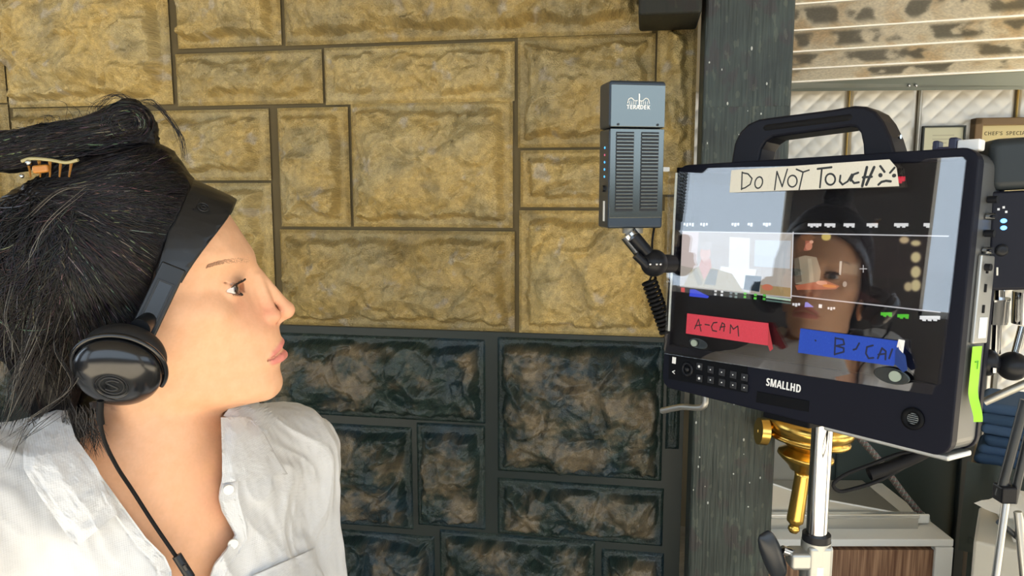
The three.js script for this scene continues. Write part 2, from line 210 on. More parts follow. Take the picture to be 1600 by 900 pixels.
{
  const back = struct('wall_kitchen', new THREE.BoxGeometry(4.2, 2.65, 0.15).translate(0.6, 1.325 - KP.y, -0.1), std([0.42, 0.36, 0.25], 0.8)); back.position.copy(KP); back.rotation.y = kRot;
  const quiltMat = std([0.70, 0.685, 0.63], 0.5, 0.45);
  const cladding = thing('quilted_cladding', 'diamond quilted stainless steel wall panels below the vent hood', 'wall panels', KP); cladding.rotation.y = kRot;
  const xs = [[1040, 1316], [1321, 1424], [1427, 1575], [1579, 1700], [1704, 1850]];
  for (const [x0, x1] of xs) {
    const a0 = kAt(x0, 300)[0], a1 = kAt(x1, 300)[0], b1 = kAt(1400, 136)[1], b0 = 0.5, W = a1 - a0, H = b1 - b0, P = 0.066;
    const g = new THREE.PlaneGeometry(W, H, Math.round(W / 0.006), Math.round(H / 0.006)), p = g.attributes.position;
    for (let i = 0; i < p.count; i++) { const x = p.getX(i) + a0 + W / 2, y = p.getY(i), s = Math.abs(Math.sin((x + y) * Math.PI / P)) * Math.abs(Math.sin((x - y) * Math.PI / P)), e = Math.min(W / 2 - Math.abs(p.getX(i)), H / 2 - Math.abs(y)); p.setZ(i, 0.005 * Math.sqrt(s) * sstep(0.006, 0.02, e) + 0.002 * noise(x * 4, y * 4, 1) - (e < 1e-5 ? 0.012 : 0)); }
    g.computeVertexNormals(); g.translate((a0 + a1) / 2, (b0 + b1) / 2 - KP.y, 0);
    part('panel', g, quiltMat, cladding);
  }
  for (const x of [1318.5, 1577]) { const a = kAt(x, 300)[0]; part('joint_strip', box(0.004, 1.2, 0.012, a, 1.35 - KP.y, 0.004, 0.002), std([0.6, 0.42, 0.12], 0.6, 0.2), cladding); }
  const rodA = kAt(1425.5, 300)[0]; part('conduit', cyl(0.004, 0.004, 1.3, rodA, kAt(1425, 70)[1] - KP.y - 0.65, 0.02, 10), steelDull, cladding);

  // vent hood: overlapping steel slats leaning out towards the room
  const hood = thing('vent_hood', 'stained stainless vent hood of overlapping horizontal slats above the quilted wall', 'vent hood');
  const L = [[142.5, 140, 2.70], [129, 109, 2.62], [109, 89, 2.54], [82, 59, 2.42], [48.7, 24, 2.27], [8, -20, 2.09], [-45, -75, 1.9]];
  const end = (y, d, px) => U(px, y, d - 0.17 * (px - 1225) / 1172 * d);
  const slatTex = (i) => dataTex(256, (u, v) => { const n = fbm(u * 7 + i * 9, v * 0.5, i, 3), k = fbm(u * 6 + i * 5, v * 0.45, i + 20, 3), m = fbm(u * 90, v * 9, i + 4, 2), e = sstep(0.1, 0.35, v) * (1 - sstep(0.75, 0.95, v)); let c = [0.88, 0.85, 0.78]; c = mix3(c, [0.76, 0.64, 0.47], 0.65 * sstep(-0.2, 0.5, n)); c = mix3(c, [0.3, 0.29, 0.26], 0.8 * e * sstep(0.0, 0.3, k + 0.12 * m)); return c.map((x) => x * (0.97 + 0.12 * m)); });
  const slatMats = [0, 1, 2, 3, 4, 5].map((i) => new THREE.MeshStandardMaterial({ map: i ? slatTex(i) : null, color: i ? col(1, 1, 1) : col(0.22, 0.25, 0.23), metalness: 0.35, roughness: 0.36 }));
  for (let i = 0; i < 6; i++) {
    const [yl, yr, d] = L[i], [yl2, yr2, d2] = L[i + 1], x0 = 1190, x1 = 1720, e = (y0, y1, x) => y0 + (y1 - y0) * (x - 1225) / 375;
    const A = end(e(yl, yr, x0), d, x0), B = end(e(yl, yr, x1), d, x1), C = end(e(yl2, yr2, x1), d2, x1), D = end(e(yl2, yr2, x0), d2, x0), up = V(0, 0.006, -0.004);
    const pts = [A, B, C, D], bk = pts.map((q) => q.clone().add(up)), P = [], uv = [], quad = (a, b, c, d_) => { for (const q of [a, b, c, a, c, d_]) P.push(q.x, q.y, q.z); for (const w of [[0, 0], [1, 0], [1, 1], [0, 0], [1, 1], [0, 1]]) uv.push(...w); };
    quad(A, B, C, D); quad(bk[1], bk[0], bk[3], bk[2]); quad(A, bk[0], bk[1], B); quad(D, C, bk[2], bk[3]); quad(A, D, bk[3], bk[0]); quad(B, bk[1], bk[2], C);
    const g = new THREE.BufferGeometry(); g.setAttribute('position', new THREE.BufferAttribute(new Float32Array(P), 3)); g.setAttribute('uv', new THREE.BufferAttribute(new Float32Array(uv), 2)); g.computeVertexNormals();
    const slat = part('slat', g, slatMats[i], hood);
    part('lip', bar(D.clone().add(V(0, 0, 0.004)), C.clone().add(V(0, 0, 0.004)), 0.0045, 0.0045, 10), std([0.85, 0.82, 0.75], 0.3, 0.6), slat);
  }
  for (const px of [1420, 1431]) { const q = end(133.5, 2.655, px); part('rivet', new THREE.SphereGeometry(0.006, 10, 8).translate(q.x, q.y, q.z), chrome, hood); }

  // framed notice and specials board
  const face = (x0, y0, x1, y1) => { const [a0, b1] = kAt(x0, y0), [a1, b0] = kAt(x1, y1); return [a0, a1, b0 - KP.y, b1 - KP.y]; };
  { const [a0, a1, b0, b1] = face(1440, 199, 1499, 262), n = thing('framed_notice', 'small pale notice in a thin black frame on the quilted panels', 'notice', KP); n.rotation.y = kRot;
    part('paper', box(a1 - a0, b1 - b0, 0.01, (a0 + a1) / 2, (b0 + b1) / 2, 0.014), new THREE.MeshStandardMaterial({ roughness: 0.8, map: canvasTex(256, 256, (c) => { c.fillStyle = '#c9c9b0'; c.fillRect(0, 0, 256, 256); c.fillStyle = '#b0ae98'; for (let i = 0; i < 7; i++) c.fillRect(60, 50 + i * 24, 136 - (i % 3) * 22, 7); }) }), n);
    const f = 0.006, fr = []; for (const [w, h, x, y] of [[a1 - a0, f, (a0 + a1) / 2, b0], [a1 - a0, f, (a0 + a1) / 2, b1], [f, b1 - b0 + f, a0, (b0 + b1) / 2], [f, b1 - b0 + f, a1, (b0 + b1) / 2]]) fr.push(box(w, h, 0.018, x, y, 0.018, 0.001)); part('frame', fr, std([0.02, 0.025, 0.02], 0.5), n); }
  { const [a0, a1, b0, b1] = face(1516, 186, 1690, 330), n = thing('specials_board', 'cream menu board with dark lettering in a brown wooden frame on the quilted panels', 'sign', KP); n.rotation.y = kRot;
    const w = a1 - a0, h = b1 - b0, t = 0.026, wood = std([0.17, 0.105, 0.045], 0.6), ins = [];
    part('board', new THREE.BoxGeometry(w - t, h - t, 0.02).translate((a0 + a1) / 2, (b0 + b1) / 2, 0.02), new THREE.MeshStandardMaterial({ roughness: 0.7, map: canvasTex(768, 640, (c) => { c.fillStyle = '#cdbf8e'; c.fillRect(0, 0, 768, 640); c.fillStyle = '#5d5336'; c.font = 'bold 40px sans-serif'; c.fillText("CHEF'S  SPECIAL", 50, 100); c.fillText('CHICKEN  FRIED', 44, 178); c.fillText('STEAK', 48, 228); }) }), n);
    for (const [ww, hh, x, y] of [[w, t, (a0 + a1) / 2, b0 + t / 2], [w, t, (a0 + a1) / 2, b1 - t / 2], [t, h, a0 + t / 2, (b0 + b1) / 2], [t, h, a1 - t / 2, (b0 + b1) / 2]]) part('frame_bar', box(ww, hh, 0.045, x, y, 0.024, 0.004), wood, n); }
}
// ---------- counter, cabinets ----------
{
  const woodTex = dataTex(512, (u, v) => { const g = fbm(u * 34, v * 1.2, 3, 4), k = fbm(u * 110, v * 3, 8, 2); const t = clamp(0.5 + 0.75 * g + 0.25 * k, 0, 1); return mix3([0.42, 0.29, 0.21], [0.76, 0.61, 0.48], t); });
  const white = std([0.78, 0.79, 0.75], 0.4), d = 1.75;
  const A = U(1170, 842, d), B = U(1489, 852, d), w = B.x - A.x, top = A.y;
  const cab = thing('low_cabinet', 'low cabinet with a wood grain front and white trim behind the chrome pole', 'cabinet', [(A.x + B.x) / 2, 0, -d]);
  part('front_panel', boxUV(box(w - 0.04, top - 0.05, 0.02, 0, (top - 0.05) / 2 + 0.02, -0.012, 0.001), 2), new THREE.MeshStandardMaterial({ map: woodTex, roughness: 0.5 }), cab);
  part('body', box(w - 0.01, top - 0.02, 0.33, 0, (top - 0.02) / 2, -0.19, 0.003), std([0.24, 0.17, 0.12], 0.6), cab);
  part('top_trim', box(w, 0.019, 0.36, 0, top - 0.0095, -0.177, 0.003), white, cab);
  for (const s of [-1, 1]) part('corner_trim', box(0.045, top - 0.02, 0.022, s * (w / 2 - 0.0225), (top - 0.02) / 2, -0.006, 0.003), white, cab);
  // steel tray with a sloping side guard, standing on the cabinet
  const tray = thing('steel_tray', 'shallow stainless tray with a sloping white edged side guard on the low cabinet', 'tray', [(A.x + B.x) / 2, top, -d]);
  const q = (px, py, dd) => U(px, py, dd).sub(tray.position);
  const L = q(1172, 815, 1.79), R = q(1440, 822, 1.79);
  part('rim', box(R.x - L.x, 0.012, 0.02, (L.x + R.x) / 2, 0.034, -0.06, 0.003), std([0.75, 0.75, 0.7], 0.25, 0.7), tray);
  part('tray_side', box(R.x - L.x, 0.034, 0.006, (L.x + R.x) / 2, 0.017, -0.058, 0.001), steelDull, tray);
  part('tray_base', box(R.x - L.x, 0.006, 0.3, (L.x + R.x) / 2, 0.004, -0.21, 0.001), steelDull, tray);
  const g0 = q(1172, 745, 1.83), g1 = q(1268, 778, 1.83), g2 = q(1450, 824, 1.83), g3 = q(1448, 836, 1.83), g4 = q(1172, 832, 1.83);
  g2.y = Math.max(g2.y, 0.014); part('guard', prism([[g0.x, g0.y], [g1.x, g1.y], [g2.x, g2.y], [g3.x, Math.max(g3.y, 0.008)], [g4.x, 0.008]], 0.004, 0.001).translate(0, 0, g1.z), std([0.55, 0.52, 0.44], 0.45, 0.5), tray);
  part('guard_edge', [bar(g1, g2, 0.004, 0.004, 8), bar(g0, g1, 0.004, 0.004, 8)], white, tray);
  part('guard_tip', box(0.055, 0.024, 0.008, g2.x - 0.028, Math.max(g2.y + 0.004, 0.014), g2.z + 0.004, 0.004), white, tray);
  // backsplash
  // dark cabinet
  const m = U(1400, 800, 2.15), c0 = U(1296, 800, 2.15), c1 = U(1496, 800, 2.15), hgt = 1.28, W = c1.x - c0.x;
  const dk = thing('equipment_cabinet', 'tall dark grey green steel cabinet standing behind the low cabinet', 'cabinet', [(c0.x + c1.x) / 2, 0, -2.15 - 0.2]);
  const dm = std([0.055, 0.075, 0.068], 0.42), dm2 = std([0.03, 0.042, 0.046], 0.38);
  part('body', box(W, hgt, 0.4, 0, hgt / 2, 0, 0.004), dm, dk);
  part('door', box(W - 0.02, hgt - 0.06, 0.012, 0, hgt / 2, 0.206, 0.004), dm, dk);
  part('edge_post', box(0.062, hgt + 0.03, 0.05, W / 2 + 0.012, hgt / 2 + 0.015, 0.2, 0.006), dm2, dk);
  part('edge_strip', box(0.012, hgt, 0.03, W / 2 + 0.05, hgt / 2, 0.19, 0.003), std([0.4, 0.38, 0.33], 0.6), dk);
  const lower = thing('backsplash_panel', 'plain beige grey steel sheet standing behind the brass tap', 'panel', [0, 0, 0]);
  const b0 = U(1120, 800, 2.125), b1 = U(1290, 800, 2.125); part('sheet', box(b1.x - b0.x, 1.0, 0.02, (b0.x + b1.x) / 2, 0.5, -2.125, 0.002), std([0.47, 0.45, 0.38], 0.5, 0.4), lower);
  part('flange', box(b1.x - b0.x, 0.02, 0.04, (b0.x + b1.x) / 2, 1.0, -2.125, 0.003), std([0.47, 0.45, 0.38], 0.5, 0.4), lower);
  // braided hose
  const hs = thing('braided_hose', 'grey and red braided hose slanting down behind the monitor to the tray', 'hose');
  const h0 = U(1322, 662, 1.86), h1 = U(1448, 815, 1.86), braid = canvasTex(64, 64, (c) => { c.fillStyle = '#5a5c54'; c.fillRect(0, 0, 64, 64); c.strokeStyle = '#8d8d84'; c.lineWidth = 9; for (const k of [-64, 0, 64]) { c.beginPath(); c.moveTo(k, 0); c.lineTo(k + 64, 64); c.stroke(); } c.strokeStyle = '#7b3a3a'; c.lineWidth = 7; for (const k of [0, 64, 128]) { c.beginPath(); c.moveTo(k, 0); c.lineTo(k - 64, 64); c.stroke(); } }); braid.repeat.set(26, 3);
  part('braid', tube([h0, h0.clone().lerp(h1, 0.35).add(V(0.004, 0.004, 0)), h0.clone().lerp(h1, 0.7), h1], 0.0085, 40, 12), new THREE.MeshStandardMaterial({ map: braid, roughness: 0.6 }), hs);
  part('end_fitting', bar(h0.clone().lerp(h1, 0.93), h1, 0.0105), steelDull, hs);
}
// ---------- brass fixture on the post ----------
{
  const top = U(1268, 655, 1.3), bot = U(1237, 846, 1.3), ax = bot.clone().sub(top), len = ax.length(), k = 1.3 / FOCAL;
  const fx = thing('brass_tap', 'turned brass tap handle hanging under a round brass flange beside the post', 'tap', top);
  fx.quaternion.setFromUnitVectors(V(0, -1, 0), ax.clone().normalize());
  const R = (a) => a.map(([r, y]) => [r * k, -y * k]);
  part('flange', lathe(R([[0, -8], [52, -8], [66, 2], [68, 12], [66, 20], [58, 26], [64, 29], [64, 33], [44, 40], [34, 46], [0, 46]])), brass, fx);
  part('pulley', lathe(R([[0, 46], [32, 46], [30, 50], [43, 58], [44, 63], [37, 70], [25, 80], [21, 86], [16, 88], [0, 88]])), brass, fx);
  part('handle', lathe(R([[0, 87], [14, 87], [12, 95], [12.5, 130], [13.5, 168], [13, 174], [9, 178], [7, 181], [9, 184], [9.5, 188], [6, 193], [0, 194]])), brass, fx);
  const s = U(1190, 674, 1.3).sub(top), inv = fx.quaternion.clone().invert(); const sL = s.clone().applyQuaternion(inv), c = V(0, -12 * k, 0);
  part('wall_rosette', bar(sL.clone().add(V(-0.006, 0, 0)), sL.clone().add(V(0.009, 0, 0)), 0.024, 0.024), brass, fx);
  part('stem', bar(sL, c.add(V(-0.06, 0, 0)), 0.007), brass, fx);
  part('stem', bar(sL, U(1182, 669, 1.385).sub(top).applyQuaternion(inv), 0.007), brass, fx);
}
// ---------- things at the far right ----------
{
  const card = std([0.5, 0.4, 0.28], 0.85);
  const q0 = U(1536, 800, 2.0), bx = thing('cardboard_box', 'plain cardboard box under the folded denim', 'box', U(1640, 800, 1.88).setY(0)); bx.rotation.y = -0.6;
  const h = U(1560, 738, 1.82).y; part('carton', box(0.36, h, 0.24, 0, h / 2, 0, 0.004), card, bx); part('flap', box(0.35, 0.004, 0.12, 0, h + 0.001, 0.058, 0.001), card, bx); part('tape', box(0.05, 0.001, 0.23, 0, h + 0.0036, 0, 0), std([0.55, 0.45, 0.25], 0.4), bx);
  const jp = U(1560, 690, 2.0), jean = thing('folded_denim', 'pile of folded blue denim on the cardboard box', 'jeans', U(1606, 700, 1.88).setY(h + 0.009)); jean.rotation.y = -0.6;
  const jh = U(1560, 640, 1.82).y - h - 0.005, n = 6;
  for (let i = 0; i < n; i++) { const g = new RoundedBoxGeometry(0.2, jh / n * 1.08, 0.2, 4, jh / n / 2); const p = g.attributes.position; for (let v = 0; v < p.count; v++) { p.setX(v, p.getX(v) + 0.012 * noise(p.getY(v) * 9, p.getZ(v) * 9, i)); p.setY(v, p.getY(v) + 0.004 * noise(p.getX(v) * 14, p.getZ(v) * 14, i + 3)); } g.computeVertexNormals(); part('fold', g.translate(rr(-0.012, 0.012), jh / n * (i + 0.5), rr(-0.01, 0.01)), std([0.035 + 0.02 * (i % 2), 0.075 + 0.03 * (i % 2), 0.14 + 0.05 * (i % 2)], 0.9), jean); }
  const cl = thing('dark_cloth', 'dark grey green cloth lying in front of the cardboard box', 'cloth', U(1694, 800, 1.56).setY(0)); cl.rotation.y = -0.6;
  { const hh = U(1560, 762, 1.68).y, g = new THREE.PlaneGeometry(0.46, 0.22, 40, 24), p = g.attributes.position; for (let i = 0; i < p.count; i++) { const x = p.getX(i), y = p.getY(i); p.setZ(i, 0.02 * fbm(x * 12, y * 3, 2, 3) + (y > 0.12 ? -(y - 0.12) * 0.9 : 0) + 0.1 * sstep(0.17, 0, Math.abs(y)) * 0.2); } g.rotateX(-0.5); g.computeVertexNormals(); part('drape', g.translate(0, hh - 0.09, -0.12), std([0.05, 0.06, 0.05], 0.9, 0, { side: THREE.DoubleSide }), cl); const low = new THREE.BoxGeometry(0.42, hh - 0.15, 0.1, 1, 1, 1).translate(0, (hh - 0.15) / 2, -0.12); part('bundle', low, std([0.05, 0.06, 0.05], 0.9), cl); }
  const paperM = std([0.8, 0.78, 0.7], 0.8), tanM = std([0.5, 0.42, 0.3], 0.8);
  const crate = thing('white_crate', 'low white crate topped with loose paper by the stand legs', 'crate', U(1702, 860, 1.4).setY(0)); crate.rotation.y = -0.6;
  const ch = U(1560, 832, 1.46).y; part('crate_body', box(0.42, ch, 0.2, 0.02, ch / 2, 0, 0.006), std([0.62, 0.58, 0.48], 0.7), crate);
  [['crumpled white paper sheet lying lowest on the white crate', 0, 0], ['creased tan paper sheet on the white crate between white sheets', 0.08, 1], ['white paper sheet resting over the tan sheet on the crate', 0.05, 0], ['topmost folded white paper sheet on the crate by the stand leg', -0.02, 0]].forEach(([label, ox, tan], i) => { const s = thing('paper_sheet', label, 'paper', [crate.position.x - 0.06 + ox, ch + 0.008 + i * 0.014, crate.position.z - 0.06 + ox * 0.6], 'loose sheets on the crate');
    const g = new THREE.PlaneGeometry(0.16, 0.12, 6, 5), p = g.attributes.position; for (let v = 0; v < p.count; v++) p.setZ(v, 0.006 * noise(p.getX(v) * 22, p.getY(v) * 22, i)); g.rotateX(-Math.PI / 2).rotateY(rr(0, 3)); const m = (tan ? tanM : paperM); m.side = THREE.DoubleSide; part('sheet', toCreasedNormals(g, 0.3), m, s); });
  // folded light stand
  const st = thing('light_stand', 'silver folding light stand with black clamp at the picture edge by the crate', 'light stand');
  const P = (x, y) => U(x, y, 1.25), silver = std([0.62, 0.62, 0.6], 0.28, 1), dkm = std([0.05, 0.055, 0.06], 0.35, 0.6);
  part('tube', bar(P(1602, 625), P(1562, 775), 0.008), dkm, st); part('tube', bar(P(1616, 640), P(1582, 785), 0.007), dkm, st);
  part('clamp', [box(0.028, 0.03, 0.03, ...P(1570, 770).toArray(), 0.004), bar(P(1574, 748), P(1574, 772), 0.005)], blackPlastic, st);
  const foot = (x, y, z) => V(x, y, z), c = P(1572, 780), c2 = P(1590, 800);
  part('leg', bar(c, foot(c.x - 0.12, 0.01, c.z + 0.12), 0.0065), silver, st); part('leg', bar(c2, foot(c2.x + 0.22, 0.01, c2.z + 0.06), 0.0065), silver, st); part('leg', bar(c2, foot(c2.x + 0.04, 0.01, c2.z + 0.16), 0.0065), silver, st);
  part('brace', bar(P(1560, 815), P(1602, 850), 0.005), dkm, st);
}
// ---------- the monitor ----------
const MON = thing('field_monitor', 'black production monitor with top handle and clear cover, taped DO NOT TOUCH', 'monitor', [0.31498, 1.24167, -0.83792]);
MON.rotation.order = 'YXZ'; MON.rotation.set(-5.294 * Math.PI / 180, -53.994 * Math.PI / 180, 1.174 * Math.PI / 180); MON.updateMatrixWorld(true);
const MW = 0.36, MH = 0.2895, monInv = MON.matrixWorld.clone().invert();
const mon = (px, py, z = 0) => { const o = EYE.clone().applyMatrix4(monInv), d = ray(px, py).add(EYE).applyMatrix4(monInv).sub(o); return d.multiplyScalar((z - o.z) / d.z).add(o); };
const mon2 = (px, py, z = 0) => { const p = mon(px, py, z); return [p.x, p.y]; };
const toMon = (p) => p.clone().applyMatrix4(monInv);
{
  const shell = phys([0.006, 0.007, 0.014], 0.5, { specularIntensity: 0.3 }), chassis = std([0.13, 0.135, 0.135], 0.42, 0.6), icon = std([0.85, 0.86, 0.85], 0.5), dark = phys([0.003, 0.0035, 0.005], 0.55, { specularIntensity: 0.25 });
  // chassis and bezel
  const sh = new THREE.Shape(rrect(MW, MH, 0.014).map(([x, y]) => new THREE.Vector2(x, y)));
  const w0 = [mon2(1064, 270), mon2(1512, 247), mon2(1466, 604), mon2(1044, 540)];
  sh.holes.push(new THREE.Path([...w0].reverse().map(([x, y]) => new THREE.Vector2(x, y))));
  part('bezel', new THREE.ExtrudeGeometry(sh, { depth: 0.01, bevelEnabled: true, bevelSize: 0.0015, bevelThickness: 0.0015, bevelSegments: 3 }).translate(0, 0, -0.0115), shell, MON);
  const body = part('chassis', prism(rrect(MW - 0.004, MH - 0.004, 0.013), 0.04, 0.002).translate(0, 0, -0.0545), chassis, MON);
  part('chassis_rim', prism(rrect(MW + 0.001, MH + 0.001, 0.0145), 0.006, 0.001).translate(0, 0, -0.062), shell, MON);
  // screen: the picture is drawn in the screen's own plane
  const zS = -0.006, cs = [[1058, 262], [1516, 244], [1470, 612], [1038, 546]].map(([x, y]) => mon2(x, y, zS)), x0 = Math.min(...cs.map((c) => c[0])), x1 = Math.max(...cs.map((c) => c[0])), y0 = Math.min(...cs.map((c) => c[1])), y1 = Math.max(...cs.map((c) => c[1]));
  const S = 3600, CW = Math.round((x1 - x0) * S), CH = Math.round((y1 - y0) * S);
  const screenTex = canvasTex(CW, CH, (c) => {
    const t = (px, py) => { const [x, y] = mon2(px, py, zS); return [(x - x0) * S, (y1 - y) * S]; };
    const poly = (pts, fill) => { c.beginPath(); pts.forEach((p, i) => { const q = t(...p); i ? c.lineTo(...q) : c.moveTo(...q); }); c.closePath(); c.fillStyle = fill; c.fill(); };
    const line = (a, b, s, w) => { c.strokeStyle = s; c.lineWidth = w; c.beginPath(); c.moveTo(...t(...a)); c.lineTo(...t(...b)); c.stroke(); };
    const blob = (px, py, rx, ry, fill, blur = 0) => { const [x, y] = t(px, py); c.save(); c.filter = blur ? `blur(${blur}px)` : 'none'; c.fillStyle = fill; c.beginPath(); c.ellipse(x, y, rx * 3, ry * 2.2, 0, 0, 7); c.fill(); c.restore(); };
    const bits = (px, py, n, s, fill) => { for (let i = 0; i < n; i++) { const [x, y] = t(px + i * 4.3, py); c.fillStyle = fill; c.fillRect(x, y - s, s * 1.5, s * (1.5 + 0.6 * (i % 2))); } };
    c.fillStyle = '#020204'; c.fillRect(0, 0, CW, CH);
    // first camera's picture
    poly([[1066, 362], [1240, 364], [1237, 466], [1062, 448]], '#b9b0a6');
    poly([[1066, 362], [1092, 362], [1088, 420], [1064, 415]], '#d8c8c2'); poly([[1140, 370], [1172, 372], [1170, 440], [1138, 436]], '#e6e2d8'); poly([[1180, 375], [1236, 376], [1234, 420], [1178, 416]], '#c9cfd4');
    poly([[1126, 416], [1182, 421], [1176, 452], [1122, 446]], '#e9e6e0'); poly([[1165, 430], [1190, 432], [1186, 456], [1162, 452]], '#26333d'); poly([[1188, 445], [1237, 450], [1236, 464], [1188, 459]], '#a98f62'); blob(1199, 449, 9, 6, '#d0795c');
    poly([[1068, 446], [1080, 422], [1096, 414], [1118, 420], [1144, 428], [1162, 456], [1062, 447]], '#a8976c'); poly([[1092, 416], [1100, 438], [1112, 418], [1110, 404], [1096, 404]], '#c98f78');
    blob(1102, 396, 10, 16, '#d9b3a2'); blob(1103, 384, 12, 9, '#c4bcb4'); poly([[1110, 420], [1100, 444], [1118, 446], [1122, 422]], '#6b654c'); poly([[1088, 418], [1098, 444], [1090, 446], [1082, 424]], '#8b7d56');
    // second camera's picture
    poly([[1241, 365], [1483, 370], [1470, 487], [1238, 461]], '#120c0c');
    poly([[1300, 372], [1480, 374], [1476, 440], [1300, 430]], '#191011'); poly([[1314, 408], [1344, 411], [1342, 432], [1312, 428]], '#3a3833'); poly([[1318, 411], [1341, 414], [1339, 429], [1316, 426]], '#55544a'); poly([[1312, 408], [1316, 408], [1314, 430], [1311, 429]], '#c3c0b4');
    blob(1291, 370, 7, 7, '#cdb964', 2); blob(1413, 375, 6, 6, '#c4ac84', 3);
    for (const [y, h] of [[380, 5], [402, 9], [425, 10], [446, 10]]) blob(1431, y, 6, h, '#c9b98a', 3); blob(1419, 448, 5, 8, '#b7a67e', 3);
    poly([[1241, 404], [1258, 399], [1276, 402], [1283, 424], [1280, 442], [1270, 446], [1243, 444]], '#8a8471'); poly([[1241, 404], [1248, 402], [1253, 440], [1242, 443]], '#55544a'); poly([[1262, 404], [1268, 404], [1272, 440], [1265, 441]], '#a39b85');
    blob(1260, 381, 9, 13, '#9a5244'); blob(1252, 380, 6, 16, '#3a2218'); blob(1262, 371, 11, 6, '#5b3a26'); blob(1264, 385, 5, 7, '#c27b64'); blob(1268, 378, 3, 3, '#dba48a');
    poly([[1242, 446], [1290, 438], [1312, 447], [1306, 452], [1246, 454]], '#a85c44'); blob(1284, 442, 8, 4, '#d99a80'); blob(1296, 447, 10, 3, '#d3813a'); blob(1320, 444, 3, 5, '#a39a90'); poly([[1240, 453], [1340, 452], [1380, 474], [1239, 461]], '#2c1a18');
    // overlays
    line([1066, 361.5], [1483, 369], '#dcdce0', 5); line([1239.5, 362], [1236, 466], '#e6e6ea', 5); line([1236, 462], [1470, 488], '#d4d2d6', 5); line([1062, 447], [1237, 466], '#b9b9bc', 4); line([1349, 414], [1349, 426], '#e8e8e8', 3); line([1343, 420], [1355, 420], '#e8e8e8', 3);
    for (const [x, n] of [[1068, 4], [1094, 3], [1143, 3], [1168, 2], [1192, 3], [1262, 5], [1288, 4], [1318, 4], [1354, 4], [1397, 5], [1443, 2]]) bits(x, x < 1240 ? 351 : 352, n, 8, '#f2f2f2');
    poly([[1064, 449], [1070, 449.5], [1070, 457], [1064, 456]], '#e04848'); poly([[1078, 452], [1086, 452], [1108, 463], [1106, 466], [1077, 463]], '#3c50e8'); for (const [x, y, s] of [[1116, 457, '#e8e8e8'], [1126, 458, '#fff'], [1140, 460, '#8a98a0'], [1148, 461, '#9ab0a8'], [1162, 461, '#6ee050'], [1178, 463, '#6ee050'], [1192, 464, '#58c848']]) { const [X, Y] = t(x, y); c.fillStyle = s; c.fillRect(X, Y - 12, 14, 10); c.fillRect(X, Y + 3, 14, 10); }
    line([1197, 464], [1236, 469], '#bcd8c0', 9); line([1197, 469], [1236, 474], '#5f7a72', 7); bits(1238, 476, 3, 7, '#f0f0f4'); poly([[1258, 472], [1262, 472], [1272, 480], [1257, 480]], '#8d8fe8'); bits(1279, 479, 1, 10, '#fff'); bits(1293, 482, 3, 6, '#eee'); bits(1376, 491, 4, 8, '#55d030'); bits(1402, 494, 4, 8, '#55d030'); bits(1437, 497, 7, 9, '#fff');
    bits(1398, 281, 3, 12, '#e03048');
  });
  const sg = new THREE.PlaneGeometry(x1 - x0, y1 - y0).translate((x0 + x1) / 2, (y0 + y1) / 2, zS);
  part('screen', sg, new THREE.MeshPhysicalMaterial({ color: col(0.004, 0.004, 0.005), roughness: 0.4, specularIntensity: 0.25, emissive: 0xffffff, emissiveMap: screenTex, emissiveIntensity: 0.95 / EXPOSURE, ior: 1.5 }), MON);
  part('light_sensor_block', prism([mon2(1063, 272), mon2(1078, 271), mon2(1080, 345), mon2(1060, 346)].map((p) => p), 0.004, 0.0006).translate(0, 0, -0.004), dark, MON);
  // clear acrylic cover with notched upper edge
  const ac = [[1056, 269], [1108, 272], [1117, 264], [1440, 256], [1452, 249], [1508, 246], [1513, 252], [1468, 600], [1459, 604], [1455, 617], [1444, 616], [1041, 552], [1046, 520]].map(([x, y]) => mon2(x, y, 0.004));
  const cover = part('clear_cover', prism(ac, 0.0025), new THREE.MeshPhysicalMaterial({ color: 0xffffff, roughness: 0.01, transmission: 1, thickness: 0, ior: 2 }), MON); cover.position.z = 0.0072; cover.rotation.set(0.035, 0.025, 0);   // clipped on a little askew
  const e0 = mon(1057, 270, 0.012), e1 = mon(1045, 517, 0.007); part('cover_edge', bar(e0, e1, 0.0016, 0.0016, 8), std([0.75, 0.8, 0.76], 0.25, 0, {}), MON);
  // latches
  for (const [x, y, s] of [[1091, 537, 1], [1393, 587, 1.25]]) { const p = mon(x, y, 0.0075), q = mon(x + (s > 1 ? 6 : -6), y + (s > 1 ? 1 : -1), 0.009), rx = 0.0125 * s; const g = new THREE.TorusGeometry(0.5, 0.09, 8, 30).scale(rx * 2, 0.011 * s, 0.004).rotateZ(-0.06).translate(p.x, p.y, p.z); const l = part('cover_latch', [g, new THREE.CylinderGeometry(0.5, 0.5, 0.001, 24).rotateX(Math.PI / 2).scale(rx * 1.9, 0.010 * s, 1).translate(p.x, p.y, p.z)], std([0.06, 0.07, 0.07], 0.25, 0.8), MON); part('latch_button', new THREE.CylinderGeometry(0.5, 0.46, 0.003, 24).rotateX(Math.PI / 2).scale(0.0095 * s, 0.0085 * s, 1).translate(q.x, q.y, q.z), std([0.3, 0.36, 0.3], 0.5), l); }
  // buttons and marks on the chin
  const bt = part('button_panel', prism([[1046, 549], [1168, 570], [1168, 614], [1045, 592]].map(([x, y]) => mon2(x, y)), 0.0006).translate(0, 0, 0.0001), dark, MON);
  const key = (x, y, r = 0.0046) => { const p = mon(x, y); part('button', box(r * 2, r * 1.9, 0.0016, p.x, p.y, 0.0012, 0.0005), std([0.01, 0.011, 0.014], 0.45), bt); return p; };
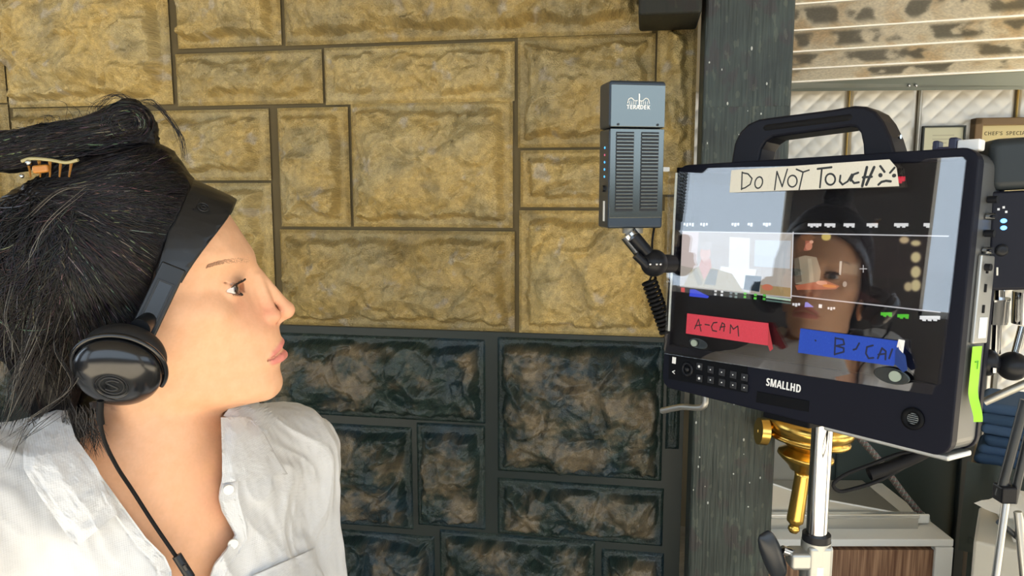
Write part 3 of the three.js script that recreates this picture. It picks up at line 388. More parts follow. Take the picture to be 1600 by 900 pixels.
  for (let i = 0; i < 5; i++) for (let j = 0; j < 2; j++) { const p = key(1094 + i * 17.6, 572.5 + i * 4 + j * 18.5 - (i ? (j ? 1.5 : -1) : 0)); const r = i ? 0.0008 : 0.0017; bt.children[bt.children.length - 1].add(shade(Object.assign(new THREE.Mesh(new THREE.CylinderGeometry(r, r, 0.0004, 10).rotateX(Math.PI / 2).translate(p.x, p.y, 0.0022), icon), { name: 'icon' }))); }
  { const p = mon(1075, 577); part('joystick', [new THREE.TorusGeometry(0.0075, 0.002, 10, 30).translate(p.x, p.y, 0.001), new THREE.SphereGeometry(0.004, 16, 10).translate(p.x, p.y, 0.001)], blackPlastic, bt);
    const a = mon(1054, 563), b = mon(1053, 581); part('icon', box(0.0062, 0.0085, 0.0005, a.x, a.y, 0.001, 0.0002), icon, bt); part('icon', letters('<', 0.007, 0.0004).translate(b.x - 0.0025, b.y - 0.0035, 0.0009), icon, bt); }
  { const a = mon(1197, 601), b = mon(1251, 606), s = (b.x - a.x) / 5.05, g = letters('SMALLHD', s * 0.97); g.computeBoundingBox(); g.scale((b.x - a.x) / (g.boundingBox.max.x - g.boundingBox.min.x), 1.05, 1); part('lettering', g.translate(a.x, mon(1224, 608).y, 0.0001), icon, MON); }
  part('card_slot', prism([[1184, 612], [1264, 627], [1263, 643], [1182, 628]].map(([x, y]) => mon2(x, y)), 0.0012, 0.0004).translate(0, 0, -0.0006), dark, MON);
  { const p = mon(1427, 654); const j = part('headphone_jack', lathe([[0.0055, 0], [0.011, 0], [0.011, 0.0022], [0.0085, 0.003], [0.006, 0.0022], [0.0055, 0]], 30).rotateX(Math.PI / 2).translate(p.x, p.y, 0.0001), dark, MON); part('contact', new THREE.CylinderGeometry(0.0055, 0.0055, 0.001, 20).rotateX(Math.PI / 2).translate(p.x, p.y, 0.0006), std([0.25, 0.28, 0.28], 0.25, 0.9), j); for (let i = -2; i <= 2; i++) part('grille_bar', box(0.009, 0.0008, 0.0008, p.x, p.y + i * 0.002, 0.0016, 0.0002), dark, j); }
  // handle
  const hz = -0.016, out = [[1146, 262], [1152, 226], [1160, 209], [1172, 197], [1188, 190], [1300, 176], [1335, 170], [1352, 171], [1366, 178], [1377, 192], [1388, 215], [1398, 248]], inn = [[1182, 262], [1188, 232], [1196, 219], [1208, 211], [1330, 194], [1342, 196], [1350, 206], [1354, 225], [1355, 252]];
  const hs = [...out.map(([x, y]) => mon2(x, y, hz)), ...inn.reverse().map(([x, y]) => mon2(x, y, hz))], low = MH / 2 - 0.002; hs[0][1] = hs[11][1] = hs[12][1] = hs[hs.length - 1][1] = low;
  const hp = phys([0.007, 0.008, 0.014], 0.42, { specularIntensity: 0.4 }), hd = part('handle', prism(hs, 0.026, 0.003).translate(0, 0, hz - 0.026), hp, MON);
  const ga = mon(1192, 201, hz), gb = mon(1338, 183, hz); part('grip', (() => { const g = new THREE.CapsuleGeometry(0.0155, gb.distanceTo(ga) * 0.86, 8, 20).rotateZ(Math.PI / 2); return g.scale(1, 0.62, 1.12).rotateZ(Math.atan2(gb.y - ga.y, gb.x - ga.x)).translate((ga.x + gb.x) / 2, (ga.y + gb.y) / 2, hz - 0.013); })(), rubber, hd);
  { const p = mon(1388, 212, hz); part('screw', new THREE.CylinderGeometry(0.0022, 0.0022, 0.002, 12).rotateZ(Math.PI / 2).translate(p.x + 0.006, p.y, hz - 0.012), chrome, hd); }
  // cable clip on the upper edge
  { const a = mon(1461, 222, -0.03), b = mon(1500, 214, -0.03), c = mon(1518, 219, -0.03), clip = part('cable_clip', [box(b.x - a.x, 0.0075, 0.012, (a.x + b.x) / 2, MH / 2 + 0.0035, -0.03, 0.002), box(0.006, 0.014, 0.012, a.x + 0.003, MH / 2 + 0.007, -0.03, 0.002), box(0.008, 0.016, 0.012, b.x - 0.004, MH / 2 + 0.008, -0.03, 0.002)], phys([0.02, 0.024, 0.06], 0.4), MON);
    part('white_plug', box(0.021, 0.011, 0.012, c.x, MH / 2 + 0.0075, -0.03, 0.002), icon, clip); }
  // side mounting strip, sticker, base plate, lever
  const SX = MW / 2 + 0.002;
  const strip = part('mounting_strip', box(0.004, 0.085, 0.03, SX, 0.005, -0.036, 0.0015), std([0.5, 0.5, 0.47], 0.35, 0.8), MON); for (const y of [0.034, 0.016, -0.004]) part('slot', box(0.002, 0.008, 0.004, SX + 0.002, y, -0.034, 0.0005), dark, strip);
  part('sticker', box(0.0008, 0.02, 0.016, SX + 0.0026, -0.022, -0.036, 0), icon, MON);
  part('base_plate', box(0.13, 0.006, 0.05, 0.112, -MH / 2 - 0.004, -0.034, 0.002), std([0.55, 0.56, 0.54], 0.35, 0.8), MON);
  part('base_plate', box(0.06, 0.01, 0.05, 0.0, -MH / 2 - 0.005, -0.034, 0.002), dark, MON);
  { const a = mon(1100, 634, -0.03), b = mon(1064, 636, -0.03), c = mon(1034, 642, -0.03); part('release_lever', tube([V(a.x, -MH / 2, -0.03), a, b, c], 0.0042, 24, 8), std([0.35, 0.35, 0.33], 0.4, 0.8), MON); }
  for (const [x, y] of [[-0.3, 0.05], [0.3, 0.05]]) part('vent', box(0.06, 0.1, 0.002, x * MW, y, -0.0635, 0.001), dark, MON);

  // ---------- tapes ----------
  // marker strokes are given in picture positions and laid on the tape's own plane
  function tapeOn(name, label, pts, z, paper, strokes, ink, width, rough = 0.65) {
    const P = pts.map(([x, y]) => mon2(x, y, z)), ax = Math.min(...P.map((p) => p[0])), bx = Math.max(...P.map((p) => p[0])), ay = Math.min(...P.map((p) => p[1])), by = Math.max(...P.map((p) => p[1])), s = 6000;
    const tex = canvasTex(Math.round((bx - ax) * s), Math.round((by - ay) * s), (c, w, h) => {
      c.fillStyle = paper; c.fillRect(0, 0, w, h); c.globalAlpha = 0.06; for (let i = 0; i < 900; i++) { c.fillStyle = i % 2 ? '#000' : '#fff'; c.fillRect(rnd() * w, rnd() * h, 2, rr(3, 14)); } c.globalAlpha = 1; c.strokeStyle = ink; c.lineCap = c.lineJoin = 'round';
      for (const st of strokes) { let lw = width; const q = st.filter((p) => Array.isArray(p) || ((lw = width * p), false)).map(([x, y]) => { const m = mon2(x, y, z); return [(m[0] - ax) * s, (by - m[1]) * s]; }); c.lineWidth = lw; c.beginPath(); c.moveTo(...q[0]); for (let i = 1; i < q.length; i++) c.lineTo(...q[i]); c.stroke(); }
    });
    const g = prism(P, 0.0004), p = g.attributes.position, uv = g.attributes.uv; for (let i = 0; i < p.count; i++) uv.setXY(i, (p.getX(i) - ax) / (bx - ax), (p.getY(i) - ay) / (by - ay));
    const t = thing(name, label, 'tape'); t.position.copy(MON.position); t.rotation.copy(MON.rotation);
    part('strip', g.translate(0, 0, z), new THREE.MeshStandardMaterial({ map: tex, roughness: rough }), t); return t;
  }
  const T = (z, ox, oy, k) => z.map((st) => st.map((p) => Array.isArray(p) ? [ox + p[0] / k, oy + p[1] / k] : p));
  const circ = (cx, cy, rx, ry, a0 = 0, a1 = 6.5, tilt = 0) => Array.from({ length: 18 }, (_, i) => { const a = a0 + (a1 - a0) * i / 17, x = rx * Math.cos(a), y = ry * Math.sin(a); return [cx + x * Math.cos(tilt) - y * Math.sin(tilt), cy + x * Math.sin(tilt) + y * Math.cos(tilt)]; });
  tapeOn('paper_tape', 'white paper tape lettered DO NOT TOUCH with an angry face, across the monitor top', [[1143, 266], [1390, 249], [1401, 262], [1405, 291], [1140, 301]], 0.0165, '#d6d3c6', T([
    [[165, 160], [160, 310]], [[165, 165], [215, 175], [250, 215], [235, 265], [190, 295], [158, 305]], circ(308, 250, 32, 50, 0, 6.4, 0.25),
    [[445, 312], [465, 155], [510, 285], [555, 135]], circ(598, 238, 40, 50, 0, 6.4, 0.1), [[632, 135], [690, 160], [742, 142]], [[690, 160], [655, 318]],
    [1.3, [815, 132], [935, 118]], [1.2, [852, 130], [835, 292]], [1.2, ...circ(925, 222, 42, 48)], [1.2, [1012, 190], [1005, 240], [1030, 268], [1075, 240], [1110, 180], [1098, 235]], [1.3, [1165, 165], [1125, 180], [1105, 225], [1130, 255], [1170, 248]], [1.7, [1240, 118], [1200, 280]], [1.7, [1302, 118], [1235, 268]], [1.4, [1205, 205], [1282, 200]],
    [1.3, [1355, 108], [1392, 158]], [1.3, [1478, 122], [1440, 165]], [2.4, [1355, 185], [1358, 188]], [2.2, [1472, 190], [1476, 190]], [1.4, [1340, 268], [1365, 245], [1405, 235], [1445, 240]],
  ], 1130, 240, 5.517), '#23282b', 10);
  const red = tapeOn('red_tape', 'red cloth tape marked A-CAM on the lower edge of the monitor cover', [[1074, 489.5], [1201, 505], [1200, 540], [1072, 521]], 0.013, '#c8384a', T([
    [[205, 270], [255, 150], [285, 300]], [[215, 232], [290, 222]], [[335, 215], [390, 225]], [[485, 190], [440, 195], [415, 245], [430, 292], [480, 302]], [[520, 285], [550, 195], [580, 215], [570, 300]], [[525, 250], [585, 240]], [[650, 325], [655, 220], [690, 275], [745, 235], [755, 360]],
  ], 1060, 480, 8), '#2a1418', 9);
  { const a = mon(1200, 505, 0.0134), b = mon(1200, 540, 0.0134), c = mon(1208, 545, 0.02), d = mon(1203, 549, 0.018); const g = new THREE.BufferGeometry(); g.setAttribute('position', new THREE.BufferAttribute(new Float32Array([a, b, c, b, d, c].flatMap((p) => p.toArray())), 3)); g.setAttribute('uv', new THREE.BufferAttribute(new Float32Array(12), 2)); g.computeVertexNormals(); part('curled_end', g, std([0.6, 0.06, 0.08], 0.6, 0, { side: THREE.DoubleSide }), red); }
  const blue = tapeOn('blue_tape', 'blue cloth tape marked B-CAM with its loose end folded, on the monitor cover', [[1251, 513], [1405, 533], [1412, 549], [1396, 572], [1247, 551]], 0.0078, '#0f3fae', T([
    [[448, 165], [440, 320]], [[448, 168], [520, 180], [530, 225], [455, 240], [525, 260], [525, 295], [440, 318]], [[262, 188], [266, 192]], [[615, 275], [640, 268], [668, 215]], [[795, 235], [740, 250], [730, 310], [755, 355], [800, 350]], [[840, 355], [880, 260], [915, 290], [910, 365]], [[845, 320], [915, 312]], [[945, 355], [975, 270]],
  ], 1230, 500, 5.926), '#08153a', 11);
  { const f = (pts, m, n) => { const q = pts.map(([x, y, z]) => mon(x, y, z)), idx = []; for (let i = 1; i < q.length - 1; i++) idx.push(q[0], q[i], q[i + 1]); const g = new THREE.BufferGeometry(); g.setAttribute('position', new THREE.BufferAttribute(new Float32Array(idx.flatMap((p) => p.toArray())), 3)); g.setAttribute('uv', new THREE.BufferAttribute(new Float32Array(idx.length * 2), 2)); g.computeVertexNormals(); part(n, g, m, blue); };
    f([[1399, 548, 0.0095], [1404, 541, 0.0095], [1415, 556, 0.011], [1418, 578, 0.012], [1411, 582, 0.011], [1398, 569, 0.0095]], std([0.006, 0.035, 0.2], 0.6, 0, { side: THREE.DoubleSide }), 'folded_end');
    f([[1404, 530, 0.0095], [1414, 532, 0.009], [1411, 552, 0.011], [1401, 542, 0.009]], std([0.85, 0.86, 0.84], 0.6, 0, { side: THREE.DoubleSide }), 'white_tail'); }
  const gt = thing('green_tape', 'bright green tape tab hanging on the grey side of the monitor', 'tape'); gt.position.copy(MON.position); gt.rotation.copy(MON.rotation);
  { const g = new THREE.PlaneGeometry(0.021, 0.072, 4, 16), p = g.attributes.position; for (let i = 0; i < p.count; i++) { const y = p.getY(i), k = sstep(-0.005, -0.036, y); p.setX(i, p.getX(i) * (1 - 0.45 * k) + 0.002 * k); p.setZ(i, 0.001 + 0.006 * k + 0.002 * Math.sin(p.getX(i) * 200) * k); } g.computeVertexNormals(); part('strip', g.rotateY(Math.PI / 2).translate(SX + 0.0005, -0.076, -0.031), std([0.32, 0.78, 0.02], 0.6, 0, { side: THREE.DoubleSide }), gt);
    part('pen_mark', [box(0.0006, 0.001, 0.006, SX + 0.0022, -0.055, -0.031, 0), box(0.0006, 0.008, 0.001, SX + 0.0022, -0.058, -0.034, 0)], std([0.1, 0.35, 0.02], 0.6), gt); }
}
// ---------- left wireless receiver with its mount ----------
{
  const d = 0.99, c = U(986, 244, d), k = d / FOCAL, w = 0.073, h = 219 * k, dp = 0.045;
  const rx = thing('wireless_receiver', 'tall black video receiver with cooling fins and blue lights, left of the monitor', 'receiver', c); rx.rotation.set(0, 0.17, 0);
  const met = phys([0.16, 0.175, 0.165], 0.16, { metalness: 0.95 }), side = phys([0.035, 0.05, 0.07], 0.35, { metalness: 0.4 }), blk = phys([0.01, 0.011, 0.013], 0.35);
  const yb = h / 2 - 69 * k;
  part('body', box(w, yb + h / 2 - 0.0008, dp, 0, (yb - 0.0008 - h / 2) / 2, 0, 0.003), side, rx);
  part('cap', box(w + 0.001, h / 2 - yb, dp + 0.001, 0, (h / 2 + yb) / 2, 0, 0.004), side, rx);
  const plate = part('cap_plate', box(w - 0.002, h / 2 - yb - 0.006, 0.002, 0, (h / 2 + yb) / 2 - 0.002, dp / 2 + 0.001, 0.0008), met, rx);
  const front = part('front_plate', box(w - 0.002, yb + h / 2 - 0.014, 0.002, 0, (yb - h / 2) / 2 + 0.006, dp / 2 + 0.0005, 0.0008), met, rx);
  const ink = std([0.85, 0.86, 0.84], 0.5), ly = yb + 0.023;
  { const g = letters('TERADEK', 0.0052, 0.0004); g.computeBoundingBox(); g.translate(-(g.boundingBox.max.x) / 2, ly, dp / 2 + 0.0021); part('lettering', g, ink, rx);
    const cr = [], z = dp / 2 + 0.0023; cr.push(box(0.0016, 0.016, 0.0004, 0.001, ly + 0.011, z, 0)); for (const s of [-1, 1]) { cr.push(tube([V(s * 0.0145, ly + 0.007, z), V(s * 0.0125, ly + 0.0125, z), V(s * 0.009, ly + 0.0135, z), V(s * 0.0055, ly + 0.0105, z), V(s * 0.0015, ly + 0.0105, z)], 0.0006, 20, 5)); for (let i = 0; i < 4; i++) cr.push(box(0.0006, 0.004, 0.0004, s * (0.0035 + i * 0.0027), ly + 0.0078, z, 0)); } part('crest', cr, ink, rx); }
  for (const s of [-1, 1]) { part('fin_recess', box(0.024, 0.1, 0.0015, s * 0.0165, yb - 0.055, dp / 2 + 0.001, 0.0005), blk, front); for (let i = 0; i < 22; i++) part('fin', box(0.023, 0.0022, 0.003, s * 0.0165, yb - 0.008 - i * 0.0044, dp / 2 + 0.0026, 0.0006), met, front); }
  for (const s of [-1, 1]) part('screw', cyl(0.0016, 0.0016, 0.001, 0, 0, 0, 10).rotateX(Math.PI / 2).translate(s * 0.026, yb + 0.004, dp / 2 + 0.0024), blk, rx);
  const led = (y, c2, e) => part('status_led', new THREE.SphereGeometry(0.0015, 10, 8).scale(0.5, 1, 1).translate(-w / 2 - 0.0003, y, 0.004), new THREE.MeshStandardMaterial({ color: col(...c2), emissive: col(...c2), emissiveIntensity: e, roughness: 0.3 }), rx);
  for (let i = 0; i < 5; i++) led(yb - 0.024 - i * 0.0092, i === 1 ? [0.6, 0.1, 0.2] : [0.06, 0.4, 1], i === 1 ? 0.6 : 1.6);
  part('side_knob', bar(V(-w / 2 - 0.003, yb - 0.076, 0.004), V(-w / 2, yb - 0.076, 0.004), 0.0042), blk, rx);
  part('side_label', box(0.0008, 0.026, 0.006, -w / 2 - 0.0003, yb - 0.105, 0.004, 0), ink, rx);
  part('plug', box(0.016, 0.006, 0.006, w / 2 + 0.008, yb - 0.051, 0.0, 0.001), ink, rx);
  const mt = thing('mount_arm', 'short black and chrome swivel arm holding the left receiver to the monitor', 'mount', [0, 0, 0]), P = (x, y, z = 0.97) => U(x, y, z), foot = c.clone().add(V(0, -h / 2, 0));
  part('plate', cyl(0.0135, 0.0135, 0.007, foot.x + 0.004, foot.y - 0.004, foot.z), steelDull, mt);
  part('neck', bar(P(987, 356, 0.985), P(986, 370, 0.98), 0.005), blackPlastic, mt);
  part('chrome_barrel', [bar(P(981, 365), P(1003, 392), 0.0115), bar(P(1003, 392), P(1010, 402), 0.0085)], chrome, mt);
  part('black_barrel', [bar(P(990, 370, 0.955), P(1022, 408, 0.955), 0.0085)], blackPlastic, mt);
  part('socket', [new THREE.SphereGeometry(0.0175, 24, 18).translate(...P(1022, 411, 0.955).toArray()), bar(P(1020, 412, 0.955), P(1050, 412, 0.975), 0.012)], blackPlastic, mt);
  part('lever', bar(P(993, 398, 0.945), P(1012, 416, 0.945), 0.0055), blackPlastic, mt);
  for (const [x, y] of [[1016, 413], [1026, 413], [1032, 413]]) part('screw', new THREE.SphereGeometry(0.0022, 8, 6).translate(...P(x, y, 0.938).toArray()), chrome, mt);
  // cables
  const cb = thing('coiled_cable', 'black coiled cable hanging between the left receiver and the monitor edge', 'cable'), cp = [P(1023, 350, 0.985), P(1019, 380, 0.98), P(1020, 425, 0.98), P(1014, 440, 0.98)];
  part('lead', tube(cp, 0.0014, 30, 8), rubber, cb);
  const coil = [], a = P(1014, 438, 0.975), b = P(1043, 520, 0.985), ax = b.clone().sub(a), side1 = V(0, 0, 1).cross(ax).normalize(), side2 = ax.clone().normalize().cross(side1);
  for (let i = 0; i <= 180; i++) { const t = i / 180, an = t * 13 * 2 * Math.PI, r = 0.0088; coil.push(a.clone().addScaledVector(ax, t).addScaledVector(side1, r * Math.cos(an)).addScaledVector(side2, r * Math.sin(an))); }
  part('coil', new THREE.TubeGeometry(new THREE.CatmullRomCurve3(coil), 360, 0.0021, 7), rubber, cb);
}
// ---------- right receiver and the articulated arm at the monitor's side ----------
{
  const c = U(1592, 334, 0.735), rx = thing('receiver_box', 'dark receiver box with two lit blue lights at the right edge of the monitor', 'receiver', c); rx.rotation.order = 'YXZ'; rx.rotation.set(-0.02, -0.25, 0.055);
  const k = 0.735 / FOCAL, w = 0.062, h = 232 * k, m = phys([0.022, 0.028, 0.032], 0.42, { specularIntensity: 0.5 });
  part('body', box(w, h * 0.655, 0.04, 0, -h * 0.1725, 0, 0.003), phys([0.008, 0.009, 0.016], 0.45, { specularIntensity: 0.35 }), rx);
  part('cap', box(w + 0.001, h * 0.34, 0.042, 0, h * 0.33, 0, 0.009), m, rx);
  const L = (px, py) => { const p = planeHit(px, py, c.clone().add(V(0, 0, 0.02).applyQuaternion(rx.quaternion)), V(0, 0, 1).applyQuaternion(rx.quaternion)); return rx.worldToLocal(p); }; rx.updateMatrixWorld(true);
  for (const y of [345, 356]) { const p = L(1568, y); part('status_led', new THREE.SphereGeometry(0.0024, 14, 10).scale(1.2, 0.9, 0.5).translate(p.x, p.y, 0.0203), new THREE.MeshStandardMaterial({ color: col(0.1, 0.3, 1), emissive: col(0.12, 0.42, 1), emissiveIntensity: 3.2 }), rx); }
  { const p = L(1565, 391); part('knob', lathe([[0, 0.003], [0.003, 0.003], [0.0055, 0.002], [0.006, 0]], 24).rotateX(Math.PI / 2).translate(p.x, p.y, 0.02), blackPlastic, rx); const s = L(1558, 424); part('switch', box(0.0016, 0.008, 0.001, s.x, s.y, 0.0203, 0.0003), std([0.6, 0.6, 0.55], 0.4), rx); for (const [x, y] of [[1560, 327], [1568, 324], [1572, 331]]) { const q = L(x, y); part('mark', box(0.002, 0.0022, 0.0006, q.x, q.y, 0.0202, 0), std([0.6, 0.62, 0.66], 0.5), rx); } }
  part('label', box(0.026, 0.09, 0.001, w / 2 - 0.01, -0.035, 0.0204, 0.0003), std([0.7, 0.68, 0.6], 0.6), rx);
  const conn = thing('side_connectors', 'row of small metal connectors on the monitor side under the right receiver', 'connector'); conn.position.copy(MON.position); conn.rotation.copy(MON.rotation);
  for (let i = 0; i < 5; i++) part('socket', [cyl(0.0035, 0.0035, 0.008, 0, 0, 0, 14).rotateZ(Math.PI / 2).translate(MW / 2 + 0.005, 0.1 - i * 0.016, -0.03)], i % 2 ? chrome : blackPlastic, conn);
  const arm = thing('articulated_arm', 'chrome and black ball jointed arm beside the monitor under the right receiver', 'mount'), P = (x, y, z = 0.74) => U(x, y, z);
  part('cup', [bar(P(1553, 505), P(1556, 469), 0.0118), bar(P(1556, 469), P(1556, 466), 0.0125)], chrome, arm); part('link', bar(P(1522, 487, 0.745), P(1545, 487), 0.005), blackPlastic, arm);
  part('rod', bar(P(1562, 448), P(1562, 470), 0.0045), chrome, arm); part('rod', bar(P(1558, 505), P(1556, 552), 0.0042), chrome, arm);
  part('ball_joint', new THREE.SphereGeometry(0.0128, 28, 20).scale(1, 1.08, 1).translate(...P(1541, 566).toArray()), blackPlastic, arm); part('ball_joint', new THREE.SphereGeometry(0.0145, 28, 20).translate(...P(1582, 572, 0.735).toArray()), blackPlastic, arm);
  part('bridge', bar(P(1545, 570), P(1582, 572), 0.0075), blackPlastic, arm); part('collar', bar(P(1541, 548), P(1541, 556), 0.0055), blackPlastic, arm);
  for (const [x, y] of [[1553, 577], [1590, 577]]) part('screw', bar(P(x, y - 3, 0.727), P(x, y + 5, 0.727), 0.0028), chrome, arm);
  part('cup', bar(P(1602, 505), P(1604, 455), 0.012), chrome, arm); part('rod', bar(P(1598, 510), P(1585, 560), 0.004), chrome, arm);
  part('lower_rod', [bar(P(1538, 628, 0.76), P(1610, 596, 0.74), 0.0042)], steelDull, arm);
}
// ---------- monitor cable, stand ----------
{
  const cb = thing('monitor_cable', 'black cable looping under the monitor against the chrome pole', 'cable'), P = (x, y, z = 0.8) => U(x, y, z);
  part('cord', tube([P(1452, 706), P(1410, 708), P(1360, 726), P(1320, 742), P(1302, 757), P(1310, 767), P(1340, 762), P(1375, 750), P(1425, 722), P(1440, 712)], 0.0022, 70, 8), rubber, cb);
  part('sleeve', tube([P(1358, 741), P(1385, 732), P(1420, 718), P(1448, 704)], 0.0072, 24, 12), rubber, cb);
  const d = 0.87, a = U(1291, 660, d), b = U(1275, 850, d), st = thing('monitor_stand', 'chrome light stand pole with grey clamp and black wing knob carrying the monitor', 'stand', [b.x, 0, -d]);
  const toL = (p) => p.clone().sub(st.position), cy = U(1275, 840, d).y, R = 0.0122;
  part('pole', cyl(R, R, 1.17 - cy + 0.04, 0, (1.17 + cy - 0.04) / 2, 0), chrome, st);
  part('mount_head', [box(0.045, 0.03, 0.045, 0, 1.155, 0, 0.006), cyl(0.017, 0.017, 0.05, 0, 1.12, 0)], blackPlastic, st);
  const grey = std([0.42, 0.43, 0.41], 0.38, 0.75);
  part('collar', cyl(0.0165, 0.0165, 0.009, 0, cy + 0.001, 0), blackPlastic, st);
  part('clamp', [box(0.03, 0.052, 0.034, 0.001, cy - 0.03, 0, 0.006), box(0.026, 0.022, 0.026, -0.022, cy - 0.024, 0.004, 0.005), cyl(0.0172, 0.0172, 0.05, 0, cy - 0.028, 0)], grey, st);
  part('lower_tube', cyl(0.0175, 0.0175, cy - 0.05, 0, (cy - 0.05) / 2 + 0.02, 0), std([0.5, 0.51, 0.5], 0.3, 0.9), st);
  const kn = toL(U(1207, 868, 0.86)), bolt = part('bolt', bar(toL(U(1222, 859, 0.862)), V(-0.02, cy - 0.022, 0.004), 0.0055), chrome, st);
  const kg = new THREE.SphereGeometry(1, 28, 20).scale(0.0135, 0.034, 0.009); { const p = kg.attributes.position; for (let i = 0; i < p.count; i++) { const y = p.getY(i) / 0.034; p.setX(i, p.getX(i) + 0.004 * Math.sign(p.getX(i)) * y * y); } kg.computeVertexNormals(); } part('wing_knob', kg.rotateZ(0.42).rotateY(0.3).translate(kn.x, kn.y, kn.z), phys([0.012, 0.016, 0.022], 0.35), st);
  for (let i = 0; i < 3; i++) { const an = i * 2.0944 + 0.5; part('leg', bar(V(0.012 * Math.cos(an), 0.35, 0.012 * Math.sin(an)), V(0.42 * Math.cos(an), 0.012, 0.42 * Math.sin(an)), 0.008), chrome, st); part('foot', new THREE.SphereGeometry(0.014, 12, 10).translate(0.42 * Math.cos(an), 0.014, 0.42 * Math.sin(an)), rubber, st); }
}
// ---------- the seated woman in profile ----------
const WD = 0.72, WK = WD / FOCAL;                                   // the depth of her profile plane; metres for one picture unit there
const YAW = 19 * Math.PI / 180, HX = V(Math.cos(YAW), 0, -Math.sin(YAW)), HN = V(Math.sin(YAW), 0, Math.cos(YAW)), H0 = U(300, 500, WD);   // she faces HX; HN points out of her right ear
function toP(x, y, z) { const Z = (x - H0.x) * HN.x + (z - H0.z) * HN.z, qx = x - Z * HN.x, qz = z - Z * HN.z, dy = y - EYE.y, zz = dy * SP - qz * CP; return [800 + FOCAL * qx / zz, 450 - FOCAL * (dy * CP + qz * SP) / zz, Z / WK]; }
const HP = (X, Y, Z = 0) => { const r = ray(X, Y), t = (H0.x * HN.x + H0.z * HN.z) / (r.x * HN.x + r.z * HN.z); return r.multiplyScalar(t).add(EYE).addScaledVector(HN, Z * WK); };
const headBox = (x0, y0, x1, y1, zz) => { const b = new THREE.Box3(); for (const X of [x0, x1]) for (const Y of [y0, y1]) for (const Z of [-zz, zz]) b.expandByPoint(HP(X, Y, Z)); return [b.min, b.max]; };
// half breadth of the head (nose and lips apart) over the profile plane: rows of [distance behind the profile, half breadth]
const ROWS = [[262, 250, [[8, 30], [30, 52], [60, 70], [110, 80], [180, 84]]], [280, 290, [[8, 34], [30, 60], [60, 80], [110, 96], [180, 100]]], [300, 322, [[8, 38], [30, 66], [60, 88], [110, 108], [180, 114]]], [322, 349, [[8, 40], [30, 70], [60, 92], [110, 110], [180, 118]]], [343, 364, [[6, 34], [20, 62], [45, 86], [90, 106], [160, 120]]], [375, 385, [[5, 28], [15, 50], [35, 76], [70, 96], [130, 112], [200, 120]]],
  [393, 397, [[5, 24], [14, 45], [30, 70], [55, 88], [100, 103], [180, 117]]], [406, 400.5, [[5, 20], [14, 38], [28, 62], [50, 82], [95, 100], [180, 115]]], [420, 401.5, [[6, 17], [16, 25], [26, 40], [38, 58], [54, 75], [84, 92], [150, 110]]], [445, 407.5, [[8, 17], [22, 25], [34, 40], [44, 56], [62, 73], [92, 91], [160, 110]]],
  [462, 414, [[8, 19], [22, 30], [38, 48], [52, 64], [76, 84], [112, 99], [170, 111]]], [482, 423, [[8, 20], [22, 35], [38, 53], [55, 70], [80, 87], [122, 101], [185, 111]]], [507, 434.5, [[6, 18], [16, 32], [32, 48], [55, 66], [85, 82], [130, 96], [190, 106]]], [520, 438, [[5, 17], [14, 30], [30, 45], [55, 62], [85, 78], [130, 93], [190, 103]]], [533, 439.5, [[5, 16], [14, 29], [30, 43], [55, 59], [85, 75], [130, 90], [190, 100]]],
  [548, 440, [[5, 16], [14, 29], [30, 44], [55, 59], [85, 73], [130, 87], [180, 96]]], [562, 440, [[5, 16], [14, 29], [30, 44], [55, 58], [85, 71], [130, 84], [180, 92]]], [572, 437.5, [[5, 16], [14, 28], [30, 43], [55, 57], [85, 70], [130, 83], [180, 90]]], [590, 440, [[5, 15], [13, 26], [28, 39], [55, 54], [90, 68], [140, 80], [180, 86]]], [602, 439, [[5, 14], [14, 25], [30, 38], [58, 52], [96, 66], [145, 78], [180, 83]]],
  [612, 434, [[5, 13], [14, 23], [34, 36], [62, 49], [104, 62], [150, 73], [180, 77]]], [619, 427, [[6, 12], [18, 22], [40, 34], [70, 46], [110, 58], [150, 66], [180, 69]]], [625, 412, [[8, 12], [24, 23], [48, 35], [84, 47], [130, 56], [180, 60]]], [631, 384, [[8, 10], [28, 22], [58, 36], [100, 46], [150, 50]]], [641, 345, [[10, 8], [40, 24], [90, 36], [140, 40]]], [662, 300, [[10, -5], [60, -10], [140, -20]]]];
const GX = 130, GY = 262, GW = 360, GH = 410, W2 = new Float32Array(GW * GH);
